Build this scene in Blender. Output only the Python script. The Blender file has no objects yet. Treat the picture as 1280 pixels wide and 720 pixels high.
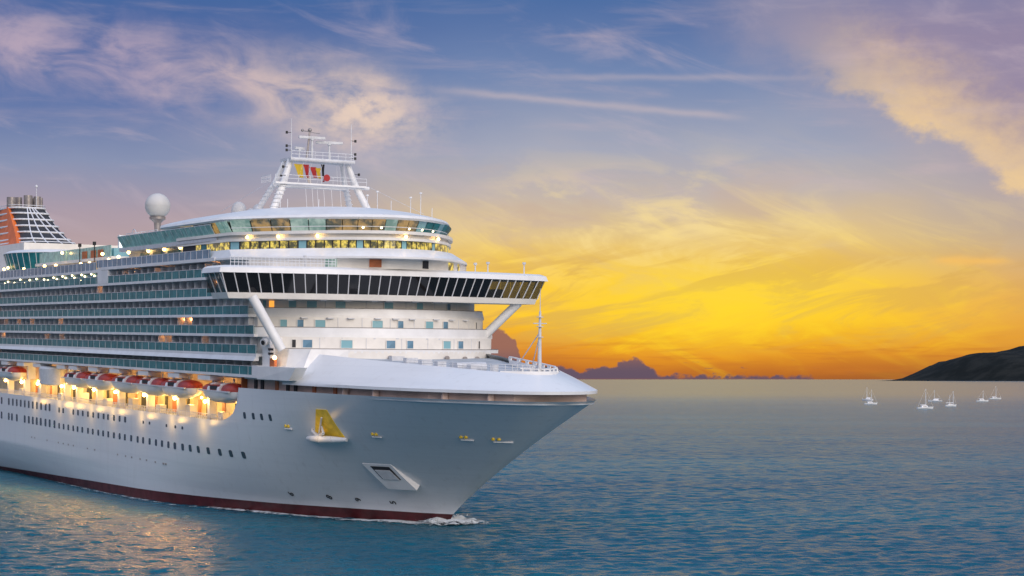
import bpy, math, random
import numpy as np
from mathutils import Matrix, Vector, noise
random.seed(11)
C = bpy.context.scene
COL = C.collection
R = math.radians
FPX = 2265.0            # focal length in pixels of a 1280 wide frame
CAMH = 18.2             # eye height above the sea, metres

# ------------------------------------------------------------------ camera
cd = bpy.data.cameras.new('camera'); cam = bpy.data.objects.new('camera', cd); COL.objects.link(cam)
cam.location = (0, 0, CAMH); cam.rotation_euler = (R(90), 0, 0)
cd.sensor_width = 36; cd.lens = 36*FPX/1280; cd.shift_y = (474-360)/1280
cd.clip_start = 1; cd.clip_end = 200000
C.camera = cam

# ------------------------------------------------------------------ colour management
C.view_settings.view_transform = 'Standard'; C.view_settings.look = 'None'
C.view_settings.gamma = 1; C.view_settings.use_curve_mapping = False
C.view_settings.exposure = 0.0
C.cycles.use_denoising = True
C.cycles.max_bounces = 8; C.cycles.sample_clamp_indirect = 8
C.cycles.transparent_max_bounces = 12

def lin(r, g, b):
    f = lambda c: (c/255/12.92) if c <= 10 else ((c/255+.055)/1.055)**2.4
    return (f(r), f(g), f(b), 1)

# ------------------------------------------------------------------ node expressions
class X:
    nt = None
    def __init__(s, v): s.v = v
    @staticmethod
    def m(op, *a):
        n = X.nt.nodes.new('ShaderNodeMath'); n.operation = op
        for i, q in enumerate(a): X.put(n.inputs[i], q)
        return X(n.outputs[0])
    @staticmethod
    def put(sock, q):
        if isinstance(q, X): X.nt.links.new(q.v, sock)
        else: sock.default_value = q
    def __add__(s, o): return X.m('ADD', s, o)
    __radd__ = __add__
    def __sub__(s, o): return X.m('SUBTRACT', s, o)
    def __rsub__(s, o): return X.m('SUBTRACT', o, s)
    def __mul__(s, o): return X.m('MULTIPLY', s, o)
    __rmul__ = __mul__
    def __truediv__(s, o): return X.m('DIVIDE', s, o)
def smooth(x, a, b):
    n = X.nt.nodes.new('ShaderNodeMapRange'); n.interpolation_type = 'SMOOTHSTEP'
    X.put(n.inputs[0], x)
    n.inputs[1].default_value = min(a, b); n.inputs[2].default_value = max(a, b)
    n.inputs[3].default_value = 0 if a < b else 1; n.inputs[4].default_value = 1 if a < b else 0
    return X(n.outputs[0])
def gauss(x, w): return X.m('EXPONENT', X.m('MULTIPLY', X.m('MULTIPLY', x/w, x/w), -1.0))
def ramp(x, stops, interp='LINEAR'):
    n = X.nt.nodes.new('ShaderNodeValToRGB'); X.put(n.inputs[0], x); cr = n.color_ramp; cr.interpolation = interp
    while len(cr.elements) < len(stops): cr.elements.new(0.5)
    for e, (p, c) in zip(cr.elements, stops): e.position = p; e.color = c
    return X(n.outputs[0])
def table(x, pts):        # piecewise linear value of x, points (x, value)
    x0, x1 = pts[0][0], pts[-1][0]; vs = [p[1] for p in pts]; lo, hi = min(vs), max(vs)
    r = ramp((x-x0)/(x1-x0), [((p[0]-x0)/(x1-x0),)+(((p[1]-lo)/(hi-lo),)*3+(1,),) for p in pts])
    return r*(hi-lo)+lo
def comb(x, y, z=0.0):
    n = X.nt.nodes.new('ShaderNodeCombineXYZ')
    for i, q in enumerate((x, y, z)): X.put(n.inputs[i], q)
    return X(n.outputs[0])
def fbm(vec, scale, detail=5, rough=.55, dist=0.0):
    n = X.nt.nodes.new('ShaderNodeTexNoise'); X.put(n.inputs['Vector'], vec)
    n.inputs['Scale'].default_value = scale; n.inputs['Detail'].default_value = detail
    n.inputs['Roughness'].default_value = rough; n.inputs['Distortion'].default_value = dist
    return X(n.outputs[0])
def mix(f, a, b):
    n = X.nt.nodes.new('ShaderNodeMix'); n.data_type = 'RGBA'
    X.put(n.inputs['Factor'], f); X.put(n.inputs[6], a); X.put(n.inputs[7], b)
    return X(n.outputs[2])

# ------------------------------------------------------------------ world: dusk sky with clouds
W = bpy.data.worlds.new("World"); C.world = W; W.use_nodes = True
nt = W.node_tree; nt.nodes.clear(); X.nt = nt
SUN_AZ, SUN_EL = 148.0, 20.0          # degrees clockwise from the view direction
tc = nt.nodes.new('ShaderNodeTexCoord')
sp = nt.nodes.new('ShaderNodeSeparateXYZ'); nt.links.new(tc.outputs['Generated'], sp.inputs[0])
dx, dy, dz = (X(sp.outputs[i]) for i in range(3))
az = X.m('ARCTAN2', dx, dy)*57.29578
el = X.m('ARCSINE', dz)*57.29578
px = az*39.53 + 640.0            # sky map units: 39.53 to a degree
py = 474.0 - el*39.53
v = X.m('MAXIMUM', el/12.0, 0.0)
vc = X.m('MINIMUM', v, 1.0)
u = az/16.2
warp = fbm(comb(px*.004, py*.009), 1.0, 3)
vw = X.m('MAXIMUM', X.m('MINIMUM', vc + (warp-.5)*.10, 1.0), 0.0)
rc = ramp(vw, [(0, lin(165, 88, 30)), (.03, lin(190, 104, 24)), (.07, lin(226, 140, 12)), (.15, lin(252, 194, 6)), (.26, lin(248, 198, 48)),
               (.37, lin(226, 192, 122)), (.48, lin(192, 176, 166)), (.6, lin(160, 162, 180)), (.8, lin(108, 128, 170)), (1, lin(66, 94, 152))])
rl = ramp(vw, [(0, lin(200, 150, 110)), (.3, lin(184, 154, 150)), (.42, lin(166, 147, 160)), (.55, lin(130, 138, 170)), (.7, lin(86, 108, 160)), (1, lin(44, 78, 144))])
rr = ramp(vw, [(0, lin(160, 95, 40)), (.09, lin(222, 150, 40)), (.2, lin(226, 164, 78)), (.35, lin(192, 165, 138)), (.5, lin(165, 155, 164)), (.75, lin(146, 136, 160)), (1, lin(122, 114, 150))])
sky = mix(smooth(u, -.75, .08), rl, rc)
sky = mix(smooth(u, .55, 1.1), sky, rr)
# the large mauve cloud bank on the right with its lit edge
n1 = fbm(comb(px*.012, py*.018, 3.0), 1.0, 6, .6)
n2 = fbm(comb(px*.035, py*.05, 7.0), 1.0, 5, .6)
edge = table(px, [(780, -60), (880, 40), (1000, 110), (1090, 150), (1170, 195), (1225, 235), (1300, 275), (1500, 330)])
d2 = edge + (n1-.5)*90 + (n2-.5)*34 - py
m2 = smooth(d2, -6, 24)*smooth(px, 780, 1060)
soft = smooth(d2, -60, 120)*smooth(px, 760, 980)*.75
sky = mix(soft, sky, mix(smooth(d2, 0, 190), lin(190, 165, 166), lin(132, 122, 158)))
lit = mix(smooth(d2 + (n2-.5)*50, 10, 140), lin(246, 206, 140), lin(150, 132, 156))
sky = mix(m2*smooth(px, 960, 1150)*(smooth(n1, .25, .7)*.35+.45), sky, lit)
# the long pink cloud on the left, brighter at its right end
d1 = py - (66.0 + px*.155) + (n1-.5)*70
c1 = gauss(d1, 44.0)*smooth(px, 545, 470)*smooth(fbm(comb((px+py*.4)*.009, (py-px*.16)*.022, 1.0), 1.0, 6, .58, .8) + gauss(px-300.0, 420.0)*.06, .28, .72)*1.15
sky = mix(c1*.66, sky, mix(smooth(px, 150, 460), lin(196, 170, 182), lin(240, 208, 182)))
d1b = py - 150.0 + (n1-.5)*60
c1b = gauss(d1b, 36.0)*gauss(px-455.0, 75.0)
sky = mix(c1b*smooth(n2+n1*.6, .55, 1.0)*.85, sky, lin(238, 208, 184))
# thin pale wisps over the blue
w1 = fbm(comb((px*.95+py*.3)*.004, (py*.95-px*.3)*.016, 2.0), 1.0, 6, .62, .6)
sky = mix(smooth(w1, .5, .78)*smooth(vc, .3, .5)*.42, sky, lin(205, 182, 188))
w2 = fbm(comb(px*.004, py*.03, 5.0), 1.0, 5, .6, .3)
sky = mix(smooth(w2, .5, .8)*smooth(vc, .28, .45)*.35, sky, lin(200, 176, 180))
# two vapour trails
t1 = gauss(py - (112.0 + (px-520)*.098) + (n1-.5)*10, 4.5)*smooth(px, 500, 620)*smooth(px, 950, 880)
t2 = gauss(py - (98.0 + (px-640)*.02) + (n1-.5)*10, 4.0)*smooth(px, 560, 800)*smooth(px, 1080, 900)
sky = mix(t1*.36 + t2*.24, sky, lin(214, 190, 184))
hz = fbm(comb((px+py*.5)*.006, (py-px*.12)*.018, 12.0), 1.0, 6, .6, .7)
sky = mix(smooth(hz, .46, .66)*gauss(py-290.0, 70.0)*smooth(px, 480, 620)*smooth(px, 1150, 900)*.6, sky, lin(196, 168, 150))
sky = mix(smooth(hz, .50, .34)*gauss(py-285.0, 60.0)*smooth(px, 560, 700)*smooth(px, 1100, 900)*.6, sky, lin(252, 222, 146))
# yellow cirrus above the place where the sun went down
rx, ry = px*.94 + py*.34, py*.94 - px*.34
y1 = fbm(comb(rx*.0055, ry*.02, 4.0), 1.0, 7, .62, .9)
y2 = fbm(comb((px*.97-py*.22)*.006, (py*.97+px*.22)*.03, 9.0), 1.0, 6, .6, .6)
reg = gauss(px-860.0, 340.0)*gauss(py-350.0, 95.0)
sky = mix(smooth(y1, .48, .72)*reg, sky, mix(smooth(py, 270, 350), lin(252, 222, 140), lin(255, 212, 20)))
sky = mix(smooth(y2, .55, .42)*smooth(py, 290, 350)*smooth(py, 452, 400)*gauss(px-850.0, 420.0)*.8, sky, lin(208, 158, 78))
sky = mix(smooth(y2, .52, .72)*smooth(py, 330, 400)*smooth(py, 456, 430)*gauss(px-820.0, 330.0)*.85, sky, lin(255, 206, 4))
sky = mix(gauss(px-900.0, 190.0)*gauss(py-378.0, 48.0)*.55, sky, lin(255, 220, 28))
low = fbm(comb(px*.008, py*.09, 6.0), 1.0, 5, .55)
sky = mix(smooth(low, .48, .66)*smooth(py, 410, 446)*.6*smooth(px, 520, 700), sky, lin(196, 112, 28))
s8 = gauss(py - (331.0 + (px-1200)*.02) + (n2-.5)*8, 5.0)*smooth(px, 1145, 1175)*smooth(px, 1262, 1225)
sky = mix(s8*.75, sky, lin(244, 186, 88))
# purple heaps of cloud on the horizon
puff = fbm(comb(px*.085, py*.1, 8.0), 1.0, 5, .55)
hc = table(px, [(590, 40), (608, 62), (628, 62), (645, 46), (655, 12), (690, 17), (712, 13), (724, 6), (736, 11), (752, 17), (768, 14), (778, 23), (798, 25), (812, 15), (822, 4), (860, 4), (1010, 3), (1040, -4)])
cm = smooth(474.0 - py - hc - (puff-.5)*20, 2.5, -2.5)*smooth(px, 560, 600)*smooth(px, 1035, 1000)*smooth(py, 478, 472)
cl = mix(smooth(py, 432, 466), lin(150, 98, 84), lin(96, 76, 96))
sky = mix(cm, sky, cl)
bits = fbm(comb(px*.03, py*.16, 3.0), 1.0, 4, .6)
sky = mix(smooth(bits, .6, .68)*smooth(py, 446, 458)*smooth(py, 474, 468)*smooth(px, 820, 850)*smooth(px, 1100, 900)*.7, sky, lin(120, 78, 80))
# the rest of the dome: higher up and behind the viewer (pale eastern dusk sky)
up = ramp(el/90.0, [(0, lin(82, 110, 168)), (.14, lin(66, 112, 162)), (.3, lin(74, 130, 172)), (.6, lin(116, 150, 196)), (1, lin(165, 182, 220))])
fr = mix(smooth(el, 10.0, 15.0), sky, up)
back = ramp(el/90.0, [(0, lin(66, 62, 74)), (.1, lin(84, 82, 98)), (.19, lin(160, 160, 178)), (.3, lin(216, 217, 232)), (.6, lin(196, 206, 236)), (1, lin(165, 182, 220))])
side = mix(smooth(X.m('ABSOLUTE', az), 22.0, 100.0), fr, back)
BACKGAIN = 1.5
gain = X(smooth(X.m('ABSOLUTE', az), 30.0, 120.0).v)*(BACKGAIN-1.0) + 1.0
g3 = comb(gain, gain, gain)
mul = nt.nodes.new('ShaderNodeMix'); mul.data_type = 'RGBA'; mul.blend_type = 'MULTIPLY'; mul.inputs['Factor'].default_value = 1
nt.links.new(side.v, mul.inputs[6]); nt.links.new(g3.v, mul.inputs[7])
bg = nt.nodes.new('ShaderNodeBackground'); nt.links.new(mul.outputs[2], bg.inputs[0]); bg.inputs[1].default_value = 1.0
ns = nt.nodes.new('ShaderNodeTexSky'); ns.sky_type = 'NISHITA'; ns.sun_disc = False
ns.sun_elevation = R(SUN_EL); ns.sun_rotation = R(SUN_AZ); ns.altitude = 10
bg2 = nt.nodes.new('ShaderNodeBackground'); nt.links.new(ns.outputs[0], bg2.inputs[0]); bg2.inputs[1].default_value = 0.006
ad = nt.nodes.new('ShaderNodeAddShader'); nt.links.new(bg.outputs[0], ad.inputs[0]); nt.links.new(bg2.outputs[0], ad.inputs[1])
wo = nt.nodes.new('ShaderNodeOutputWorld'); nt.links.new(ad.outputs[0], wo.inputs[0])

# ------------------------------------------------------------------ sun (very soft, through dusk cloud, from the right)
sl = bpy.data.lights.new('sun', 'SUN'); so = bpy.data.objects.new('sun', sl); COL.objects.link(so)
sl.energy = 1.75; sl.angle = R(40); sl.color = (1.0, .86, .7)
sd = Vector((math.sin(R(SUN_AZ))*math.cos(R(SUN_EL)), math.cos(R(SUN_AZ))*math.cos(R(SUN_EL)), math.sin(R(SUN_EL))))
so.rotation_euler = sd.to_track_quat('Z', 'Y').to_euler(); so.location = (200, -60, 120)

# ------------------------------------------------------------------ materials
def mat(name, base, rough=.5, metal=0, spec=.5, var=0.0, vscale=.3, emis=None, estr=0, alpha=1, coat=0, bump=0, bscale=4.0):
    m = bpy.data.materials.new(name); m.use_nodes = True; t = m.node_tree; X.nt = t
    p = t.nodes['Principled BSDF']
    c = tuple(base[:3])+(1,)
    p.inputs['Base Color'].default_value = c; p.inputs['Roughness'].default_value = rough
    p.inputs['Metallic'].default_value = metal; p.inputs['Specular IOR Level'].default_value = spec
    p.inputs['Coat Weight'].default_value = coat; p.inputs['Alpha'].default_value = alpha
    if emis: p.inputs['Emission Color'].default_value = tuple(emis)+(1,); p.inputs['Emission Strength'].default_value = estr
    if var or bump:
        tcn = t.nodes.new('ShaderNodeTexCoord'); o = X(tcn.outputs['Object'])
        if var:
            f = fbm(o, vscale, 6, .62)
            col = mix(smooth(f, .3, .75), tuple(min(1, q*(1+var)) for q in c[:3])+(1,), tuple(q*(1-var) for q in c[:3])+(1,))
            t.links.new(col.v, p.inputs['Base Color'])
            t.links.new((f*.25+(rough-.12)).v, p.inputs['Roughness'])
        if bump:
            b = t.nodes.new('ShaderNodeBump'); b.inputs['Strength'].default_value = bump
            t.links.new(fbm(o, bscale, 3).v, b.inputs['Height']); t.links.new(b.outputs[0], p.inputs['Normal'])
    return m
def hullmat():
    m = mat('hull_white', (.76, .78, .8), .27); t = m.node_tree; X.nt = t; p = t.nodes['Principled BSDF']
    tcn = t.nodes.new('ShaderNodeTexCoord'); s3 = t.nodes.new('ShaderNodeSeparateXYZ'); t.links.new(tcn.outputs['Object'], s3.inputs[0])
    s, tt, z = (X(s3.outputs[i]) for i in range(3))
    streak = fbm(comb(s*.9, tt*.9, z*.06), 1.0, 5, .65)
    band = fbm(comb(s*.03, tt*.03, z*.9), 1.0, 4, .6)
    br = t.nodes.new('ShaderNodeTexBrick'); t.links.new(comb(s, z).v, br.inputs['Vector'])
    br.inputs['Scale'].default_value = 1; br.inputs['Brick Width'].default_value = 9; br.inputs['Row Height'].default_value = 2.6
    br.inputs['Mortar Size'].default_value = .035; br.inputs['Mortar Smooth'].default_value = .6
    br.inputs[1].default_value = (0, 0, 0, 1); br.inputs[2].default_value = (.25, .25, .25, 1); br.inputs[3].default_value = (1, 1, 1, 1)
    col = mix(smooth(streak, .52, .8)*.55, (.77, .79, .81, 1), (.62, .62, .62, 1))
    col = mix(smooth(band, .45, .7)*.4, col, (.66, .68, .71, 1))
    col = mix(X(br.outputs[0])*.16, col, (.5, .52, .55, 1))
    t.links.new(col.v, p.inputs['Base Color'])
    bp = t.nodes.new('ShaderNodeBump'); bp.inputs['Strength'].default_value = .25; bp.inputs['Distance'].default_value = .05
    t.links.new((fbm(comb(s*.35, tt*.35, z*.35), 1.0, 2)+X(br.outputs[0])*.12).v, bp.inputs['Height']); t.links.new(bp.outputs[0], p.inputs['Normal'])
    return m
def cabinmat():
    m = mat('cabin_front', (.3, .28, .3), .5); t = m.node_tree; X.nt = t; p = t.nodes['Principled BSDF']
    tcn = t.nodes.new('ShaderNodeTexCoord'); s3 = t.nodes.new('ShaderNodeSeparateXYZ'); t.links.new(tcn.outputs['Object'], s3.inputs[0])
    s, tt, z = (X(s3.outputs[i]) for i in range(3))
    cell = X.m('FLOOR', s/1.6); wn = t.nodes.new('ShaderNodeTexWhiteNoise'); wn.noise_dimensions = '2D'
    t.links.new(comb(cell, X.m('FLOOR', z/2.6)).v, wn.inputs['Vector'])
    fr = X.m('FRACT', s/1.6)
    door = smooth(fr, .1, .14)*smooth(fr, .8, .76)
    curt = X.m('FRACT', s*3.1)
    c = mix(X(wn.outputs[0]), (.07, .08, .10, 1), (.5, .46, .48, 1))
    c = mix(smooth(curt, .3, .6)*.3, c, (.2, .19, .2, 1))
    c = mix(door, (.55, .54, .56, 1), c)
    t.links.new(c.v, p.inputs['Base Color']); p.inputs['Roughness'].default_value = .35
    return m
M = {}
M['white'] = mat('white_paint', (.8, .8, .8), .38, var=.07, vscale=.35)
M['white2'] = mat('cream_white_paint', (.8, .77, .72), .42, var=.07, vscale=.4)
M['steel'] = mat('grey_white_steel', (.62, .63, .65), .45, var=.1, vscale=1.5)
M['hull'] = hullmat()
M['boot'] = mat('red_antifouling', (.085, .007, .010), .5, var=.35, vscale=.5)
M['deck'] = mat('deck_grey_blue', (.4, .44, .48), .7, var=.15)
M['teal'] = mat('teal_glass', (.028, .19, .215), .3, spec=.12, var=.3, vscale=.6)
M['green'] = mat('green_screen_glass', (.34, .58, .51), .2, spec=.3, var=.3, vscale=.9)
M['blueglass'] = mat('blue_glass', (.14, .26, .36), .2, spec=.3, var=.25, vscale=.5)
M['darkglass'] = mat('dark_glass', (.012, .011, .012), .06, spec=.6)
M['frontglass'] = mat('cabin_window_glass', (.24, .46, .52), .15, spec=.4)
M['cabin'] = cabinmat()
M['portglass'] = mat('porthole_glass', (.06, .075, .10), .15, spec=.5)
M['dark'] = mat('dark_recess', (.03, .03, .035), .7)
M['brown'] = mat('tan_inner_wall', (.62, .47, .41), .6, var=.15)
M['orange'] = mat('orange_funnel_paint', (.75, .16, .02), .45, var=.15)
M['boatred'] = mat('lifeboat_orange_red', (.36, .03, .018), .4, var=.15, vscale=1.2)
M['yellow'] = mat('lamplight_gold', (.9, .6, .05), .5, var=.15, vscale=1.5)  # golden lamplight of the anchor pocket put into the base colour
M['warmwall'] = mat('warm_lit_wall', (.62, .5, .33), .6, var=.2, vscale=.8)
M['wood'] = mat('brown_door', (.45, .13, .04), .5, var=.2)
M['black'] = mat('black_paint', (.02, .02, .02), .5)
M['pipe'] = mat('exhaust_pipe_steel', (.32, .29, .28), .4, metal=.4, var=.25, vscale=1.0)
M['rail'] = mat('rail_white', (.75, .76, .78), .4)
M['radome'] = mat('radome_white', (.57, .56, .55), .5, var=.06)
M['redflag'] = mat('red_cloth', (.4, .03, .03), .8)
M['yelflag'] = mat('yellow_cloth', (.6, .42, .03), .8)
M['whiteflag'] = mat('white_cloth', (.6, .55, .5), .8)
M['blackflag'] = mat('black_cloth', (.02, .02, .03), .8)
M['lamp'] = mat('warm_lamp', (1, .8, .5), .5, emis=(1, .62, .18), estr=10)
M['lampwhite'] = mat('pale_lamp', (1, .9, .7), .5, emis=(1, .8, .42), estr=7)
M['orlamp'] = mat('orange_cabin_lamp', (1, .6, .3), .5, emis=(1, .4, .12), estr=16)
M['lampstrong'] = mat('strong_warm_lamp', (1, .8, .5), .5, emis=(1, .56, .14), estr=50)
M['screen'] = mat('lit_screen', (1, 1, 1), .5, emis=(1, 1, .97), estr=2.0)
def litglass(name, lo, hi, strn, sc):
    m = mat(name, (.05, .05, .04), .1, spec=.6); t = m.node_tree; X.nt = t; p = t.nodes['Principled BSDF']
    tcn = t.nodes.new('ShaderNodeTexCoord'); o = X(tcn.outputs['Object'])
    f = fbm(o, sc, 4, .7)
    t.links.new(mix(smooth(f, .42, .62), lo, hi).v, p.inputs['Emission Color']); p.inputs['Emission Strength'].default_value = strn
    return m
M['litglass'] = litglass('lit_saloon_glass', (.06, .06, .03, 1), (.9, .68, .12, 1), 1.0, .9)
M['lounge'] = litglass('lounge_glass', (.03, .045, .04, 1), (.42, .25, .08, 1), .9, .35)
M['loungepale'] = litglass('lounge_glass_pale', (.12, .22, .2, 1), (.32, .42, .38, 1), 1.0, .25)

# ------------------------------------------------------------------ mesh builder
class MB:
    def __init__(s): s.v = []; s.f = []; s.mi = []
    def add(s, vs, fs, mi=0):
        b = len(s.v); s.v += [tuple(q) for q in vs]; s.f += [tuple(b+i for i in f) for f in fs]; s.mi += [mi]*len(fs); return s
    def box(s, a, b, mi=0):
        (x0, y0, z0), (x1, y1, z1) = a, b
        return s.add([(x0,y0,z0),(x1,y0,z0),(x1,y1,z0),(x0,y1,z0),(x0,y0,z1),(x1,y0,z1),(x1,y1,z1),(x0,y1,z1)],
                     [(0,3,2,1),(4,5,6,7),(0,1,5,4),(1,2,6,5),(2,3,7,6),(3,0,4,7)], mi)
    def cyl(s, p, q, r0, r1=None, n=8, mi=0):
        p, q = Vector(p), Vector(q); r1 = r0 if r1 is None else r1
        d = (q-p).normalized(); a = d.orthogonal().normalized(); b = d.cross(a)
        vs = [p+(a*math.cos(2*math.pi*i/n)+b*math.sin(2*math.pi*i/n))*r0 for i in range(n)]
        vs += [q+(a*math.cos(2*math.pi*i/n)+b*math.sin(2*math.pi*i/n))*r1 for i in range(n)]
        fs = [(i, (i+1)%n, n+(i+1)%n, n+i) for i in range(n)]+[tuple(range(n-1,-1,-1)), tuple(range(n,2*n))]
        return s.add(vs, fs, mi)
    def tube(s, pts, r, n=6, mi=0):
        for a, b in zip(pts, pts[1:]): s.cyl(a, b, r, n=n, mi=mi)
        return s
    def lathe(s, c, prof, n=24, mi=0, sx=1, sy=1):
        vs = []; fs = []
        for r, z in prof:
            vs += [(c[0]+sx*r*math.cos(2*math.pi*i/n), c[1]+sy*r*math.sin(2*math.pi*i/n), c[2]+z) for i in range(n)]
        for k in range(len(prof)-1):
            fs += [(k*n+i, k*n+(i+1)%n, (k+1)*n+(i+1)%n, (k+1)*n+i) for i in range(n)]
        fs += [tuple(range(n-1,-1,-1)), tuple(range((len(prof)-1)*n, len(prof)*n))]
        return s.add(vs, fs, mi)
    def ball(s, c, r, n=14, mi=0, sz=1):
        k = n//2
        return s.lathe(c, [(max(r*math.sin(math.pi*i/k), r*.02), -r*sz*math.cos(math.pi*i/k)) for i in range(k+1)], n, mi)
    def loft(s, rings, mi=0, closed=False, cap=False):
        n = len(rings[0]); vs = [p for r in rings for p in r]; fs = []
        m = n if closed else n-1
        for k in range(len(rings)-1):
            fs += [(k*n+i, k*n+(i+1)%n, (k+1)*n+(i+1)%n, (k+1)*n+i) for i in range(m)]
        if cap: fs += [tuple(range(n-1,-1,-1)), tuple(range((len(rings)-1)*n, len(rings)*n))]
        return s.add(vs, fs, mi)
    def prism(s, poly0, z0, z1, poly1=None, mi=0):
        poly1 = poly1 or poly0
        return s.loft([[(x, y, z0) for x, y in poly0], [(x, y, z1) for x, y in poly1]], mi, closed=True, cap=True)
    def wall(s, line, z0, z1, th, mi=0, line1=None):        # thin wall along a plan line
        line1 = line1 or line
        def inset(L):
            out = []
            for i, (x, y) in enumerate(L):
                a = Vector(L[max(i-1, 0)]); b = Vector(L[min(i+1, len(L)-1)]); d = (b-a).normalized(); out.append((x+d.y*-th, y+d.x*th) )
            return out
        i0, i1 = inset(line), inset(line1)
        P = lambda L, z: [(x, y, z) for x, y in L]
        return s.loft([P(line, z0), P(line1, z1), P(i1, z1), P(i0, z0), P(line, z0)], mi)
    def build(s, name, mats, parent=None, smooth=False, label=None, angle=40):
        me = bpy.data.meshes.new(name); me.from_pydata(s.v, [], s.f); 
        if not isinstance(mats, (list, tuple)): mats = [mats]
        for m in mats: me.materials.append(m)
        me.polygons.foreach_set('material_index', s.mi)
        import bmesh
        bm = bmesh.new(); bm.from_mesh(me); bmesh.ops.remove_doubles(bm, verts=bm.verts, dist=1e-5)
        bmesh.ops.recalc_face_normals(bm, faces=bm.faces); bm.to_mesh(me); bm.free()
        if smooth:
            me.polygons.foreach_set('use_smooth', [True]*len(me.polygons)); me.set_sharp_from_angle(angle=R(angle))
        o = bpy.data.objects.new(name, me); COL.objects.link(o)
        if parent: o.parent = parent
        if label: o['label'] = label
        return o
def inst(src, parent, loc=None, rot=None, scale=None):
    o = src.copy(); COL.objects.link(o); o.parent = parent
    if loc is not None: o.location = loc
    if rot is not None: o.rotation_euler = rot
    if scale is not None: o.scale = scale
    return o
def thing(name, label, cat, group=None, kind=None):
    o = bpy.data.objects.new(name, None); COL.objects.link(o); tag(o, label, cat, group); return o
def tag(o, label=None, cat=None, group=None, kind=None):
    if label: o['label'] = label
    if cat: o['category'] = cat
    if group: o['group'] = group
    if kind: o['kind'] = kind
    return o
def lerp(a, b, w): return a+(b-a)*w
def interp(x, xs, ys):
    if x <= xs[0]: return ys[0]
    for i in range(1, len(xs)):
        if x <= xs[i]: return lerp(ys[i-1], ys[i], (x-xs[i-1])/(xs[i]-xs[i-1]))
    return ys[-1]

# ------------------------------------------------------------------ sea
def seamat():
    m = mat('sea_water', (.008, .075, .13), .1, spec=.22); t = m.node_tree; X.nt = t; p = t.nodes['Principled BSDF']
    p.inputs['IOR'].default_value = 1.33
    g = t.nodes.new('ShaderNodeNewGeometry'); s3 = t.nodes.new('ShaderNodeSeparateXYZ'); t.links.new(g.outputs['Position'], s3.inputs[0])
    x, y = X(s3.outputs[0]), X(s3.outputs[1])
    w1 = fbm(comb(x*.05, y*.07), 1.0, 4, .55, .4)
    w2 = fbm(comb(x*.24, y*.3, 3.0), 1.0, 4, .6, .5)
    w3 = fbm(comb(x*.85, y*.7, 7.0), 1.0, 3, .6, .3)
    h = w1*.6 + w2*.5 + w3*.45
    b = t.nodes.new('ShaderNodeBump'); b.inputs['Distance'].default_value = 1.0
    t.links.new((smooth(y, 2200.0, 350.0)*.9+.1).v, b.inputs['Strength'])
    t.links.new(h.v, b.inputs['Height']); t.links.new(b.outputs[0], p.inputs['Normal'])
    patch = fbm(comb(x*.004, y*.012, 5.0), 1.0, 4, .6)
    t.links.new(mix(smooth(patch, .35, .65), (.005, .085, .136, 1), (.008, .122, .172, 1)).v, p.inputs['Base Color'])
    t.links.new((.22-smooth(y, 500.0, 2600.0)*.03).v, p.inputs['Roughness'])
    return m
M['sea'] = seamat()
SLOPE = 1.0
rng = np.random.default_rng(5)
WAVES = []
for lam, gain in ((26, .12), (12, .16), (8.5, .2), (6, .36), (4.4, .75), (3.2, 1.2), (2.4, 1.5), (1.8, 1.6)):
    for _ in range(8):
        l_ = lam*rng.uniform(.82, 1.22); th = R(-62)+rng.normal(0, R(34)); WAVES.append((2*math.pi/l_, th, rng.uniform(0, 6.28), SLOPE*.022*gain*l_/(2*math.pi)))
def wave(x, y):
    x = np.asarray(x, float); y = np.asarray(y, float)
    d = np.maximum(y, 60); z = np.zeros_like(x)
    calm = .55+.45*np.sin(x*.013+y*.005+1)*np.sin(y*.009-x*.004)
    for k_, th, ph_, a_ in WAVES:
        ok = np.clip((2*math.pi/k_)/(3.0*.28*(d/150)**1.25)-.35, 0, 1)
        z += a_*ok*np.sin(k_*(x*math.cos(th)+y*math.sin(th))+ph_)
    return z*np.clip((2600-d)/1900, 0, 1)*np.clip((1.2-np.abs(x/d))/.5, 0, 1)*(.75+.35*calm)
rows_ = [62.0]
while rows_[-1] < 1300: rows_.append(rows_[-1]+.28*(rows_[-1]/150)**1.25)
while rows_[-1] < 3000: rows_.append(rows_[-1]*1.03)
while rows_[-1] < 150000: rows_.append(rows_[-1]*1.35)
cols_ = np.concatenate([-np.geomspace(7, .46, 26), np.linspace(-.45, .45, 560), np.geomspace(.46, 7, 26)])
Yg, Tg = np.meshgrid(np.array(rows_), cols_, indexing='ij'); Xg = Yg*Tg; Zg = wave(Xg, Yg)
nr, nc = Xg.shape; co = np.stack([Xg, Yg, Zg], -1).reshape(-1, 3)
co = np.vstack([co, [[-1200, -900, 0], [1200, -900, 0]]])          # and a flat piece back under the viewer
idx = np.arange(nr*nc).reshape(nr, nc)
q4 = np.stack([idx[:-1, :-1], idx[:-1, 1:], idx[1:, 1:], idx[1:, :-1]], -1).reshape(-1, 4)
me = bpy.data.meshes.new('sea'); me.from_pydata(co.tolist(), [], q4.tolist()+[list(range(nc-1, -1, -1))+[nr*nc, nr*nc+1]])
me.polygons.foreach_set('use_smooth', [True]*len(me.polygons)); me.materials.append(M['sea'])
sea = bpy.data.objects.new('sea', me); COL.objects.link(sea); tag(sea, 'calm teal blue sea with fine ripples reaching the horizon', 'sea', kind='structure')

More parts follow.
